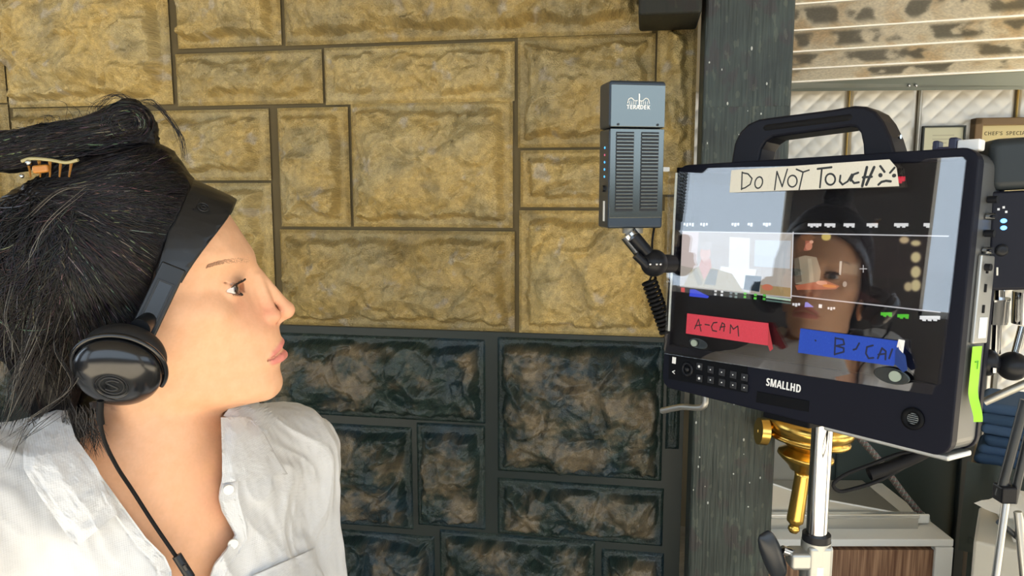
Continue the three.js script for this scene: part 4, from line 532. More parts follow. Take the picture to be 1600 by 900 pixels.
{
  const F = (Y) => { let i = 0; while (i < ROWS.length - 2 && ROWS[i + 1][0] < Y) i++; const t = (Y - ROWS[i][0]) / (ROWS[i + 1][0] - ROWS[i][0]); const c = (a) => ROWS[clamp(a, 0, ROWS.length - 1)]; const p = [c(i - 1), c(i), c(i + 1), c(i + 2)], m1 = (p[2][1] - p[0][1]) / (p[2][0] - p[0][0] || 1) * (p[2][0] - p[1][0]), m2 = (p[3][1] - p[1][1]) / (p[3][0] - p[1][0] || 1) * (p[2][0] - p[1][0]), q = clamp(t, 0, 1), q2 = q * q, q3 = q2 * q; return [(2 * q3 - 3 * q2 + 1) * p[1][1] + (q3 - 2 * q2 + q) * m1 + (3 * q2 - 2 * q3) * p[2][1] + (q3 - q2) * m2, i, q]; };
  const w2row = (r, s) => { const T = r[2]; let px = 0, pv = 0; for (const [x, w] of T) { const v = w * Math.abs(w); if (s <= x) { return s < 0 ? s * Math.abs(T[0][1] ** 2) / T[0][0] : pv + (v - pv) * (s - px) / (x - px); } px = x; pv = v; } return pv; };
  for (let j = 0; j < GH; j++) { const Y = GY + j, [fx, i, t] = F(Y); for (let k = 0; k < GW; k++) { const X = GX + k, s = fx - X, v = lerp(w2row(ROWS[i], s), w2row(ROWS[i + 1], s), t); W2[j * GW + k] = v - Math.max(0, 300 - Y) ** 2 * 5 - 9000 * sstep(215, 140, X) - Math.max(0, 170 - X) * 120; } }
  const B = new Float32Array(W2.length);
  for (let pass = 0; pass < 3; pass++) { for (let j = 0; j < GH; j++) for (let i = 0; i < GW; i++) { let s = 0, n = 0; for (let d = -2; d <= 2; d++) { const q = i + d; if (q >= 0 && q < GW) { s += W2[j * GW + q]; n++; } } B[j * GW + i] = s / n; } for (let j = 0; j < GH; j++) for (let i = 0; i < GW; i++) { let s = 0, n = 0; for (let d = -2; d <= 2; d++) { const q = j + d; if (q >= 0 && q < GH) { s += B[q * GW + i]; n++; } } W2[j * GW + i] = s / n; } }
}
function faceD(X, Y, Z) {
  const u = clamp(X - GX, 1, GW - 3), v = clamp(Y - GY, 1, GH - 3), i = u | 0, j = v | 0, a = u - i, b = v - j, o = j * GW + i, q = lerp(lerp(W2[o], W2[o + 1], a), lerp(W2[o + GW], W2[o + GW + 1], a), b);
  const gx = lerp(W2[o + 1] - W2[o], W2[o + GW + 1] - W2[o + GW], b), gy = lerp(W2[o + GW] - W2[o], W2[o + GW + 1] - W2[o + 1], a);
  const out = 2 * Math.hypot(X - GX - u, Y - GY - v);
  return (Z * Z - q) / Math.sqrt(gx * gx + gy * gy + 4 * Z * Z + 60) + out;
}
const chain = (pts) => { const c = []; for (let i = 0; i < pts.length - 1; i++) c.push(cone(...pts[i], ...pts[i + 1])); return (x, y, z) => { let d = 1e9; for (const f of c) d = Math.min(d, f(x, y, z)); return d; }; };
const upLip = chain([[438, 534, 0, 7], [435.5, 538, 14, 6], [425, 547, 29, 4.6], [401, 560.5, 41, 1.8]]), loLip = chain([[441.5, 554, 0, 8.4], [437.5, 555.5, 15, 7.2], [425, 559, 30, 4.8], [402, 562, 41, 1.8]]), slit = chain([[450, 543, 0, 1.5], [442.5, 545.5, 16, 1.6], [427, 552.5, 32, 1.4], [398, 562, 44, 1]]);
const bridge = cone(399.5, 420, 0, 6, 447, 482, 0, 10.5), wall_ = cone(402, 432, 8, 8, 424, 488, 16, 10), alar = cone(420, 490, 18, 11.5, 428, 491, 15, 11), colum = cone(448, 489, 0, 7.5, 433, 503, 0, 5.5), nostril = cone(443, 499.5, 8, 4, 431, 500.5, 10, 4.2);
const skull = (x, y, z) => (Math.hypot((x - 208) / 120, (y - 398) / 150, z / 119) - 1) * 118;
const EC = [354, 447, 47], ER = 20;
const neckA = cone(232, 560, 0, 76, 254, 680, 0, 83), neckB = cone(254, 680, 0, 83, 262, 830, 4, 92), jawF = cone(415, 600, 14, 15, 285, 590, 62, 20), cheek = cone(335, 482, 70, 22, 285, 478, 84, 22), scm = cone(215, 610, 64, 20, 318, 800, 22, 13);
const tf = V(0.766, 0, 0.643), tl = V(0.643, 0, -0.766), SF = U(443, 722, 0.87), SN = U(-100, 815, 0.575), NB = U(262, 770, 0.73), TC = SF.clone().add(SN).multiplyScalar(0.5).addScaledVector(tf, 0.012).add(V(0, -0.17, 0));
const trapF = coneV(NB.clone().add(V(0, 0.022, 0)), 0.05, SF, 0.047), trapN = coneV(NB.clone().add(V(0, 0.022, 0)), 0.05, SN, 0.052), armF = coneV(SF, 0.045, U(478, 1000, 0.85), 0.04), armN = coneV(SN, 0.05, U(-150, 1180, 0.6), 0.043);
function torso(x, y, z) {                                          // metres
  const dx = x - TC.x, dy = y - TC.y, dz = z - TC.z, a = dx * tl.x + dz * tl.z, b = dx * tf.x + dz * tf.z;
  let d = (Math.hypot(a / 0.15, dy / 0.23, b / 0.1) - 1) * 0.11;
  d = smin(d, trapF(x, y, z), 0.05); d = smin(d, trapN(x, y, z), 0.05);
  const aa = Math.abs(a) - 0.075; d = smin(d, (Math.hypot(aa, dy + 0.01, b - 0.075) - 0.062), 0.05);
  return d;
}
const withArms = (x, y, z) => smin(smin(torso(x, y, z), armF(x, y, z), 0.03), armN(x, y, z), 0.03);
function headD(X, Y, Zs) {                                         // picture units
  const Z = Math.abs(Zs);
  let d = smin(faceD(X, Y, Z), skull(X, Y, Z), 14);
  d = smin(d, jawF(X, Y, Z), 16); d = smin(d, cheek(X, Y, Z), 22);
  if (X > 380 && Y > 400 && Y < 520) {
    let n = smin(bridge(X, Y, Z), wall_(X, Y, Z), 9); n = smin(n, Math.hypot(X - 449, Y - 484.5, Z) - 12, 6); n = smin(n, colum(X, Y, Z), 5); n = smin(n, alar(X, Y, Z), 4);
    d = smin(d, n, 7); d = smax(d, -nostril(X, Y, Z), 3);
  }
  if (X > 380 && Y > 518 && Y < 580) { d = smin(d, upLip(X, Y, Z), 5); d = smin(d, loLip(X, Y, Z), 5); d = smax(d, -slit(X, Y, Z), 2.2); }
  d = smin(d, Math.hypot(X - 424, Y - 597, Z) - 15, 10);
  const ex = X - EC[0], ey = Y - EC[1], ez = Z - EC[2], er = Math.hypot(ex, ey, ez);
  if (er < 45) {
    d = smin(d, er - 22.4, 6);
    const az = Math.atan2(ez, ex), el = Math.atan2(-ey, Math.hypot(ex, ez)), q = (az - 0.27) / 1.33, m = 1 - q * q;     // almond opening between the lids
    if (m > -0.6 && ex > -20) { const up = 0.43 * m + 0.02 - 0.04 * q, lo = -0.24 * m + 0.0, open = Math.max(el - up, lo - el, (Math.abs(q) - 1) * 0.5) * er; d = Math.max(d, -Math.max(open, 15 - er, er - 33)); }
    d = smax(d, -(Math.max(Math.abs(Math.hypot(ex, ez) * 0 + ey + 12.5 - 0.28 * ex) - 0.5, er - 25.5)), 2.2);        // upper lid crease
  }
  d = smin(d, (Math.hypot((X - 196) / 22, (Y - 548) / 34, (Z - 112) / 9) - 1) * 12, 6);
  return d;
}
function bodyD(x, y, z) {
  const [X, Y, Z] = toP(x, y, z);
  let d = 1e3;
  if (Y < 720) d = headD(X, Y, Z);
  if (Y > 480) { d = smin(d, neckA(X, Y, Math.abs(Z)), 16); d = smin(d, neckB(X, Y, Z), 10); d = smin(d, scm(X, Y, Math.abs(Z)), 18); }
  if (Y > 620) { d = smin(d, torso(x, y, z) / WK, 45); }
  return d * WK;
}
const woman = thing('person', 'woman with dark pinned up hair in a white shirt, seated in profile watching the monitor', 'person', [0, 0, 0]);
{
  const head = nets(bodyD, ...headBox(95, 690, 472, 232, 134), 0.0017);
  const lo2 = HP(30, 990), hi2 = HP(420, 655), under = HP(300, 690).y;
  const chest = nets((x, y, z) => bodyD(x, y, z) + 0.0012 * sstep(under - 0.01, under + 0.004, y), V(lo2.x - 0.02, lo2.y, -WD - 0.17), V(hi2.x, hi2.y, -WD + 0.17), 0.0026);
  const skin = merge([head, chest]);
  paint(skin, (x, y, z) => {
    const [X, Y, Zs] = toP(x, y, z), Z = Math.abs(Zs), m = fbm(x * 60, y * 60, z * 60, 3), f = fbm(x * 300, y * 300, z * 300, 2);
    let c = mix3([0.76, 0.41, 0.235], [0.82, 0.48, 0.295], 0.5 + 0.5 * m);
    const red = [0.72, 0.26, 0.17];
    const spot = (a, b, e, r) => Math.exp(-((X - a) ** 2 + (Y - b) ** 2 + (Z - e) ** 2) / (r * r));
    c = mix3(c, red, clamp(0.55 * spot(422, 488, 20, 20) + 0.3 * spot(450, 486, 0, 18) + 0.22 * spot(392, 482, 45, 32) + 0.2 * spot(372, 470, 52, 16) + 0.3 * spot(330, 755, 40, 70) * (0.6 + m), 0, 0.7));
    if (X > 385 && Y > 515 && Y < 580) { const l = Math.min(upLip(X, Y, Z), loLip(X, Y, Z)), on = sstep(1.6, -0.4, l) * sstep(394, 402, X); c = mix3(c, [0.70, 0.20, 0.19], 0.85 * on); if (slit(X, Y, Z) < 1.2) c = mix3(c, [0.25, 0.05, 0.05], 0.7 * on); }
    const er = Math.hypot(X - EC[0], Y - EC[1], Z - EC[2]); if (er < 23 && X > 340) c = mix3(c, [0.62, 0.30, 0.24], 0.45 * sstep(23, 20.5, er));
    return c.map((v) => v * (1 + 0.05 * f));
  });
  const body = part('body', skin, new THREE.MeshPhysicalMaterial({ vertexColors: true, roughness: 0.52, sheen: 0.15, sheenColor: col(1, 0.7, 0.6), specularIntensity: 0.6 }), woman);
  // eyes
  for (const s of [1, -1]) {
    const g = new THREE.SphereGeometry(ER * WK, 40, 28), gaze = HX.clone().multiplyScalar(0.975).addScaledVector(HN, s * 0.3).add(V(0, 0.08, 0)).normalize();
    paint(g, (x, y, z) => { const a = Math.acos(clamp((x * gaze.x + y * gaze.y + z * gaze.z) / (ER * WK), -1, 1)); return a < 0.2 ? [0.004, 0.004, 0.004] : a < 0.5 ? [0.045, 0.022, 0.012] : a < 0.55 ? [0.02, 0.012, 0.01] : [0.72, 0.66, 0.62]; });
    const p = HP(EC[0], EC[1], s * EC[2]); part('eye', g.translate(p.x, p.y, p.z), new THREE.MeshPhysicalMaterial({ vertexColors: true, roughness: 0.1, clearcoat: 1 }), woman);
  }
  // lashes and brow hairs
  const hairs = [], lash = (X, Y, Z, dx, dy, dz, r) => { for (const s of [1, -1]) { const a = HP(X, Y, s * Z), b = HP(X + dx * 0.55, Y + dy * 0.4, s * (Z + dz * 0.5)), c = HP(X + dx, Y + dy, s * (Z + dz)); hairs.push(tube([a, b, c], r * WK, 5, 4)); } };
  for (let i = 0; i <= 34; i++) { const q = -0.85 + 1.5 * i / 34, az = 0.27 + 1.33 * q, m = 1 - q * q, el = 0.43 * m + 0.02 - 0.04 * q, R = 22.6, X = EC[0] + R * Math.cos(el) * Math.cos(az), Y = EC[1] - R * Math.sin(el), Z = EC[2] + R * Math.cos(el) * Math.sin(az); lash(X, Y, Z, 9 * Math.cos(az) + 1, -5.5 - rr(0, 2), 8 * Math.sin(az), 0.62); if (i % 2) { const e2 = -0.24 * m + 0.0; lash(EC[0] + R * Math.cos(e2) * Math.cos(az), EC[1] - R * Math.sin(e2), EC[2] + R * Math.cos(e2) * Math.sin(az), 4.5 * Math.cos(az), 3, 4 * Math.sin(az), 0.45); } }
  part('eyelashes', hairs, std([0.012, 0.009, 0.008], 0.5), woman);
  const brow = []; for (let i = 0; i < 150; i++) { const t = rnd(), X = lerp(390, 333, t), Y = 404 - 7 * Math.sin(t * 2.4) + 9 * t + rr(-4.5, 4.5) * (1 - 0.6 * t); let Z = 20; for (let z = 110; z > 5; z -= 0.5) if (headD(X, Y, z) < 0) { Z = z; break; } for (const s of [1, -1]) brow.push(tube([HP(X, Y, s * (Z + 0.5)), HP(X - 3, Y - 1, s * (Z + 2.4)), HP(X - 6, Y - 0.5 + t * 1.5, s * (Z + 4.2))], 0.55 * WK, 4, 3)); }
  part('eyebrows', brow, std([0.48, 0.27, 0.16], 0.6), woman);
}
// shirt
const inPoly = (P, x, y) => { let d = 1e9, s = false; for (let i = 0, j = P.length - 1; i < P.length; j = i++) { const [ax, ay] = P[i], [bx, by] = P[j], ex = bx - ax, ey = by - ay, t = clamp(((x - ax) * ex + (y - ay) * ey) / (ex * ex + ey * ey), 0, 1); d = Math.min(d, Math.hypot(x - ax - t * ex, y - ay - t * ey)); if ((ay > y) !== (by > y) && x < ax + (y - ay) / (by - ay) * ex) s = !s; } return s ? -d : d; };
const OPEN = [[60, 560], [110, 672], [130, 706], [156, 742], [188, 786], [226, 838], [256, 868], [266, 888], [269, 905], [272, 1010], [327, 1010], [326, 905], [333, 882], [352, 858], [367, 836], [356, 816], [346, 798], [341, 778], [344, 755], [346, 740], [347, 690], [349, 652], [372, 600], [330, 540]];
const neckHole = coneV(HP(225, 560), 0.056, HP(262, 720), 0.066);
const foldD = (x, y, z) => { const a = (x - TC.x) * tl.x + (z - TC.z) * tl.z, q = fbm(x * 5, y * 5, z * 5, 2) * 0.25; const w1 = Math.abs(noise((a * 11 + y * 2.5 + q * 3), (y * 1.5 - a * 1.2), 3)), w2 = Math.abs(noise(a * 22 + y * 7 + q * 6, y * 3.5 - a * 4, 8)); return 0.0062 * (0.42 - w1) + 0.0026 * (0.4 - w2) + 0.0007 * noise(x * 55, y * 30, z * 55); };
const shirtOut = (x, y, z) => withArms(x, y, z) - 0.015 - foldD(x, y, z);
{
  const field = (x, y, z) => {
    const o = shirtOut(x, y, z); let d = Math.max(o, -(o + 0.0085));
    if (d > 0.02) return d;
    const [X, Y] = project(V(x, y, z)), front = (x - NB.x) * 0.5 + (z - NB.z) * 0.866 + 0.012;
    d = smax(d, -Math.max(inPoly(OPEN, X, Y) * 0.0006, -front), 0.003);
    return smax(d, -neckHole(x, y, z), 0.004);
  };
  const A = V(SN.x - 0.075, 0.82, -1.0), B = V(SF.x + 0.1, 1.19, -0.48);
  const g = nets(field, A, B, 0.0029), cuv = (q) => { const p = q.attributes.position, u = q.attributes.uv; for (let i = 0; i < p.count; i++) u.setXY(i, (p.getX(i) * 0.8 - p.getZ(i) * 0.6) * 9, p.getY(i) * 9); return q; };
  cuv(g);
  const weave = dataTex(256, (u, v) => 0.5 + 0.22 * Math.sin(u * 2 * Math.PI * 64) * 0.5 + 0.22 * Math.sin(v * 2 * Math.PI * 64) * 0.5 + 0.35 * tiled(u, v, 14, 2, 3), false);
  var linen = new THREE.MeshPhysicalMaterial({ color: col(0.655, 0.665, 0.68), roughness: 0.85, bumpMap: weave, bumpScale: 0.0004, side: THREE.DoubleSide, sheen: 0.2, sheenColor: col(1, 1, 1) });
  var shirt = part('shirt', g, linen, woman);
  const hitDepth = (px, py, far) => { const r = ray(px, py), L = r.length(); let t = 0.45; for (let i = 0; i < 400 && t < 1.05; i++) { const d = shirtOut(EYE.x + r.x * t, EYE.y + r.y * t, EYE.z + r.z * t); if (d < 0.0006) return t * -r.z; t += Math.max(d * 0.5, 0.0006) / L; } return far; };
  // a cloth panel between two edges, lying on the shirt
  function panel(name, left, right, nu, nv, dl, dr, lift, curl = 0) {
    const at = (line, t) => { let s = t * (line.length - 1), i = Math.min(line.length - 2, s | 0); s -= i; return [lerp(line[i][0], line[i + 1][0], s), lerp(line[i][1], line[i + 1][1], s)]; };
    const pos = [], idx = [], N = (nu + 1) * (nv + 1);
    for (const side of [0, 1]) for (let j = 0; j <= nv; j++) for (let i = 0; i <= nu; i++) {
      const u = i / nu, v = j / nv, a = at(left, v), b = at(right, v), X = lerp(a[0], b[0], u), Y = lerp(a[1], b[1], u), want = lerp(lerp(dl[0], dl[1], v), lerp(dr[0], dr[1], v), u), h = hitDepth(X, Y, want);
      const e = Math.min(u, 1 - u, v, 1 - v), edge = 0.0012 * sstep(0.06, 0.1, e) * (1 - sstep(0.1, 0.16, e)), D = Math.min(want > 0 ? want : h, h - lift * (1 + 0.5 * v) - curl * Math.sin(Math.PI * u)) + edge - 0.0015 * noise(X * 0.03, Y * 0.03, 4) - 0.0008 * noise(X * 0.1, Y * 0.06, 7) + side * 0.0022;
      pos.push(...U(X, Y, D).toArray());
    }
    const q = (a, b, c, d) => idx.push(a, b, c, a, c, d), id = (s, i, j) => s * N + j * (nu + 1) + i;
    for (let j = 0; j < nv; j++) for (let i = 0; i < nu; i++) { q(id(0, i, j), id(0, i, j + 1), id(0, i + 1, j + 1), id(0, i + 1, j)); q(id(1, i, j), id(1, i + 1, j), id(1, i + 1, j + 1), id(1, i, j + 1)); }
    for (let i = 0; i < nu; i++) for (const j of [0, nv]) q(id(0, i, j), id(0, i + 1, j), id(1, i + 1, j), id(1, i, j));
    for (let j = 0; j < nv; j++) for (const i of [0, nu]) q(id(0, i, j), id(0, i, j + 1), id(1, i, j + 1), id(1, i, j));
    const g2 = new THREE.BufferGeometry(); g2.setAttribute('position', new THREE.BufferAttribute(new Float32Array(pos), 3)); g2.setIndex(idx); g2.computeVertexNormals(); g2.setAttribute('uv', new THREE.BufferAttribute(new Float32Array(pos.length / 3 * 2), 2)); cuv(g2);
    return part(name, toCreasedNormals(g2, 0.9), linen, shirt);
  }
  panel('collar', [[44, 678], [36, 706], [37, 733], [62, 775], [92, 818], [118, 857]], [[97, 612], [107, 650], [118, 684], [150, 728], [170, 770], [183, 803]], 26, 36, [0.66, 0.9], [0.675, 0.9], 0.010, 0.004);
  panel('collar', [[345, 652], [346, 680], [347, 715], [347, 755]], [[392, 652], [415, 680], [432, 712], [450, 741]], 24, 24, [0.785, 0.9], [0.85, 0.9], 0.017, 0.002);
  panel('collar_stand', [[349, 650], [352, 645], [358, 638], [364, 634]], [[418, 672], [432, 655], [440, 640], [444, 627]], 20, 10, [0.8, 0.81], [0.9, 0.9], 0.003, 0.002);
  panel('placket', [[140, 756], [176, 806], [212, 856], [240, 884], [248, 905], [252, 960]], [[157, 742], [190, 788], [228, 840], [258, 870], [268, 892], [272, 960]], 8, 40, [0.9, 0.9], [0.9, 0.9], 0.003);
  panel('placket', [[348, 757], [343, 778], [348, 798], [358, 816], [369, 836], [354, 860], [335, 884], [328, 905], [329, 960]], [[372, 752], [372, 778], [378, 800], [384, 820], [386, 842], [372, 866], [354, 892], [346, 912], [348, 965]], 8, 40, [0.9, 0.9], [0.9, 0.9], 0.003);
  panel('pocket', [[388, 903], [386, 930], [386, 965]], [[492, 857], [496, 900], [500, 945]], 16, 16, [0.9, 0.9], [0.9, 0.9], 0.004);
  const btn = (px, py) => { const D = hitDepth(px, py, 0.7), p = U(px, py, D - 0.004); part('button', new THREE.CylinderGeometry(0.0048, 0.0048, 0.0022, 18).rotateX(Math.PI / 2).rotateY(0.5).translate(p.x, p.y, p.z), std([0.75, 0.74, 0.7], 0.3), shirt); };
  btn(357, 765); btn(364, 850);
}
// the seated lower body and arms, out of the picture
{
  const jeans = std([0.05, 0.07, 0.11], 0.85), hip = V(TC.x - 0.02, 0.55, TC.z - 0.02), P = [];
  const seatY = 0.47, kneeF = hip.clone().addScaledVector(tf, 0.42).addScaledVector(tl, 0.12), kneeN = hip.clone().addScaledVector(tf, 0.4).addScaledVector(tl, -0.16); kneeF.y = kneeN.y = 0.53;
  const hF = hip.clone().addScaledVector(tl, 0.09), hN = hip.clone().addScaledVector(tl, -0.09); hF.y = hN.y = 0.565;
  const ankF = kneeF.clone().setY(0.09), ankN = kneeN.clone().setY(0.09);
  const parts = [coneV(hip.clone().setY(0.6), 0.12, hip.clone().setY(0.8), 0.105), coneV(hF, 0.095, kneeF, 0.06), coneV(hN, 0.095, kneeN, 0.06), coneV(kneeF, 0.058, ankF, 0.04), coneV(kneeN, 0.058, ankN, 0.04)];
  const f = (x, y, z) => { let d = 1e3; for (const p of parts) d = smin(d, p(x, y, z), 0.04); return d; };
  part('trousers', nets(f, V(-0.75, 0.04, -1.15), V(0.35, 0.84, -0.2), 0.014), jeans, woman);
  for (const a of [ankF, ankN]) { const g = new THREE.SphereGeometry(1, 24, 16).scale(0.045, 0.045, 0.12); g.rotateY(Math.atan2(tf.x, tf.z)).translate(a.x + tf.x * 0.06, 0.045, a.z + tf.z * 0.06); part('shoe', g, std([0.04, 0.035, 0.03], 0.6), woman); }
  const low = shirtOut, lowShirt = (x, y, z) => { let d = coneV(TC.clone().setY(0.68), 0.125, TC.clone().setY(0.85), 0.118)(x, y, z); return d; };
  const hem = coneV(TC.clone().setY(0.66), 0.125, TC.clone().addScaledVector(tf, 0.0).setY(0.86), 0.108);
  const eF = U(482, 1000, 0.85), eN = U(-150, 1180, 0.6), wF = kneeF.clone().addScaledVector(tf, -0.12).setY(0.63), wN = kneeN.clone().addScaledVector(tf, -0.12).setY(0.63);
  const aF0 = coneV(U(478, 930, 0.853), 0.056, eF, 0.052), aN0 = coneV(U(-140, 1080, 0.595), 0.06, eN, 0.055), aF = coneV(eF, 0.05, wF, 0.038), aN = coneV(eN, 0.053, wN, 0.038);
  const sl = (x, y, z) => smin(smin(smin(smin(hem(x, y, z), aF0(x, y, z), 0.02), aN0(x, y, z), 0.02), aF(x, y, z), 0.03), aN(x, y, z), 0.03) - foldD(x, y, z) * 0.6;
  part('shirt_lower', nets((x, y, z) => Math.max(sl(x, y, z), y - 0.835), V(-0.75, 0.5, -1.15), V(0.25, 0.86, -0.2), 0.009), linen, woman);
  const skinM = std([0.75, 0.45, 0.29], 0.55);
  for (const [w, k, s] of [[wF, kneeF, 1], [wN, kneeN, -1]]) {
    const h0 = w.clone().addScaledVector(tf, 0.03), h1 = w.clone().addScaledVector(tf, 0.085).add(V(0, -0.012, 0)), fs = [coneV(w, 0.026, h0, 0.027)], lat = tl;
    [-0.03, -0.01, 0.01, 0.028].forEach((o, i) => { const a = h0.clone().addScaledVector(lat, o * 0.7), b = h1.clone().addScaledVector(lat, o), c = b.clone().addScaledVector(tf, [0.036, 0.046, 0.043, 0.032][i]).add(V(0, -0.008, 0)), e = c.clone().addScaledVector(tf, 0.026).add(V(0, -0.016, 0)); fs.push(coneV(a, 0.014, b, 0.011), coneV(b, 0.0095, c, 0.0085), coneV(c, 0.0085, e, 0.0075)); });
    const t0 = h0.clone().addScaledVector(lat, -s * 0.02), t1 = t0.clone().addScaledVector(tf, 0.035).addScaledVector(lat, -s * 0.03), t2 = t1.clone().addScaledVector(tf, 0.03); fs.push(coneV(t0, 0.014, t1, 0.0105), coneV(t1, 0.01, t2, 0.008));
    const hf = (x, y, z) => { let d = 1; for (const q of fs) d = smin(d, q(x, y, z), 0.006); return d; };
    part('hand', nets(hf, w.clone().add(V(-0.09, -0.09, -0.09)), h1.clone().add(V(0.13, 0.08, 0.13)), 0.004), skinM, woman);
  }
  const st = thing('stool', 'round wooden stool under the seated woman', 'stool', [hip.x, 0, hip.z]), wd = std([0.2, 0.12, 0.06], 0.6);
  part('seat', lathe([[0, seatY - 0.04], [0.17, seatY - 0.04], [0.18, seatY - 0.03], [0.18, seatY - 0.012], [0.17, seatY], [0, seatY]]), wd, st);
  for (let i = 0; i < 4; i++) { const a = i * Math.PI / 2 + 0.4; part('leg', bar(V(0.11 * Math.cos(a), seatY - 0.03, 0.11 * Math.sin(a)), V(0.17 * Math.cos(a), 0, 0.17 * Math.sin(a)), 0.014, 0.018), wd, st); }
}
// ---------- hair ----------
const bunChain = chain([[212, 200, 8, 34], [165, 214, 10, 32], [95, 226, 14, 33], [20, 238, 14, 33], [-45, 236, 8, 28]]), knot = chain([[150, 205, 20, 24], [205, 190, 22, 33], [228, 212, 14, 22]]), nape = chain([[80, 520, 40, 62], [92, 600, 42, 48], [135, 680, 50, 22]]);
const GP = [70, 300];                                              // where the hair is gathered under the clip
const FACE_SIDE = [[306, 278], [298, 296], [268, 362], [247, 420], [233, 458], [216, 500], [198, 522], [140, 575], [118, 640], [150, 700], [165, 760], [700, 760], [700, 150], [330, 240]];
function hairD(x, y, z) {
  const [X, Y, Zs] = toP(x, y, z), Z = Math.abs(Zs);
  let d = (Math.hypot((X - 172) / 140, (Y - 398) / 172, Z / 128) - 1) * 125;
  d = smin(d, (Math.hypot((X - 226) / 74, (Y - 300) / 80, Z / 92) - 1) * 78, 18);
  d = smin(d, (Math.hypot((X - 62) / 118, (Y - 432) / 142, Z / 112) - 1) * 112, 40);
  const th = Math.atan2(Y - GP[1], X - GP[0]), r = Math.hypot(X - GP[0], Y - GP[1]);
  d = smin(d, nape(X, Y, Z), 24);
  d -= 2.6 * noise(th * 9, r * 0.012, Z * 0.014) + 1.5 * noise(th * 26, r * 0.015, Z * 0.03) * sstep(20, 90, r);
  if (Y > 250 && Y < 700) d = smin(d, Math.min(faceD(X, Y, Z), skull(X, Y, Z)) - 9, 12);
  let b = smin(bunChain(X, Y, Zs), knot(X, Y, Zs), 8); b -= 3.2 * noise(X * 0.018, Y * 0.075 + X * 0.02, Zs * 0.06) + 1.4 * noise(X * 0.03, Y * 0.2 + X * 0.06, Zs * 0.16);
  d = smin(d, b, 7);
  if (d < 12 && X > 60) { const m = Zs < 0 ? -2 * Zs * WK : 0, q = project(V(x + HN.x * m, y, z + HN.z * m)), k = inPoly(FACE_SIDE, q[0], q[1]); if (Y > 262) d = smax(d, -k * 0.9, 3); }
  return d * WK;
}
{
  const g = nets(hairD, ...headBox(-95, 725, 322, 148, 150), 0.0028);
  const hairMat = new THREE.MeshPhysicalMaterial({ vertexColors: true, roughness: 0.38, specularIntensity: 0.5 });
  paint(g, (x, y, z) => { const n = fbm(x * 30, y * 30, z * 30, 2); return mix3([0.003, 0.003, 0.004], [0.007, 0.006, 0.007], 0.5 + 0.5 * n); });
  const mass = part('hair', g, hairMat, woman);
  const hit = (px, py, far = 0.7) => { const r = ray(px, py), L = r.length(); let t = 0.46; for (let i = 0; i < 320 && t < 0.86; i++) { const d = hairD(r.x * t, EYE.y + r.y * t, r.z * t); if (d < 0.0005) return t * -r.z; t += Math.max(d * 0.6, 0.0007) / L; } return far; };
  const P = [], N = [], C = [], I = [];
  function strand(pts, r, c, taper = 0.25) {                         // pts: world points
    const n = pts.length, base = P.length / 3;
    for (let i = 0; i < n; i++) { const a = pts[Math.max(0, i - 1)], b = pts[Math.min(n - 1, i + 1)], t = b.clone().sub(a).normalize(), u = V(0.2, 0.3, 0.93).cross(t).normalize(), w = t.clone().cross(u), k = i / (n - 1), rad = r * lerp(1, taper, Math.abs(2 * k - 1) ** 2); for (let s = 0; s < 4; s++) { const an = s * Math.PI / 2, nx = u.clone().multiplyScalar(Math.cos(an)).addScaledVector(w, Math.sin(an)); P.push(pts[i].x + nx.x * rad, pts[i].y + nx.y * rad, pts[i].z + nx.z * rad); N.push(nx.x, nx.y, nx.z); C.push(...c); } }
    for (let i = 0; i < n - 1; i++) for (let s = 0; s < 4; s++) { const a = base + i * 4 + s, b = base + i * 4 + (s + 1) % 4; I.push(a, b, a + 4, b, b + 4, a + 4); }
  }
  const tone = () => { const t = rnd(); return t < 0.86 ? [0.004 + rnd() * 0.008, 0.0038 + rnd() * 0.006, 0.0045 + rnd() * 0.008] : t < 0.975 ? [0.03, 0.023, 0.02].map((v) => v * rr(0.7, 1.5)) : [0.14, 0.13, 0.11].map((v) => v * rr(0.6, 1.4)); };
  // swept back from the hairline to the clip
  const lineAt = (t) => { const L = [[232, 226], [262, 236], [288, 262], [300, 288], [282, 330], [262, 368], [246, 410], [234, 450], [220, 490], [200, 520], [168, 545], [140, 570], [124, 610]], s = t * (L.length - 1), i = Math.min(L.length - 2, s | 0); return [lerp(L[i][0], L[i + 1][0], s - i), lerp(L[i][1], L[i + 1][1], s - i)]; };
  for (let k = 0; k < 2100; k++) {
    const t = rnd(), [sx, sy] = lineAt(t), skip = rnd() < 0.5 ? 0 : rr(0, 0.6), ex = GP[0] + rr(-30, 30), ey = GP[1] + rr(-22, 30) + t * 40, len = rr(0.35, 1), bow = rr(-10, 26) - 18 * Math.sin(t * 3), pts = [];
    for (let i = 0; i <= 11; i++) { const q = skip + (1 - skip) * len * i / 11, X = lerp(sx - 3, ex, q) + bow * 0.25 * Math.sin(q * Math.PI), Y = lerp(sy, ey, q) + bow * Math.sin(q * Math.PI); const D = hit(X, Y, -1); if (D < 0) { if (pts.length) break; continue; } pts.push(U(X, Y, D - rr(0.0002, 0.0022))); }
    if (pts.length > 4) strand(pts, rr(0.00022, 0.0006), tone());
  }
  // back of the head, falling to the left
  for (let k = 0; k < 900; k++) { const sx = rr(-20, 130), sy = rr(300, 520), a = rr(1.75, 2.7), L = rr(70, 190), c = rr(-0.8, 0.9), pts = []; for (let i = 0; i <= 9; i++) { const q = i / 9, an = a + c * q, X = sx + Math.cos(an) * L * q, Y = sy + Math.sin(an) * L * q; const D = hit(X, Y, -1); if (D < 0) break; pts.push(U(X, Y, D - rr(0.0002, 0.003))); } if (pts.length > 4) strand(pts, rr(0.00025, 0.0006), tone()); }
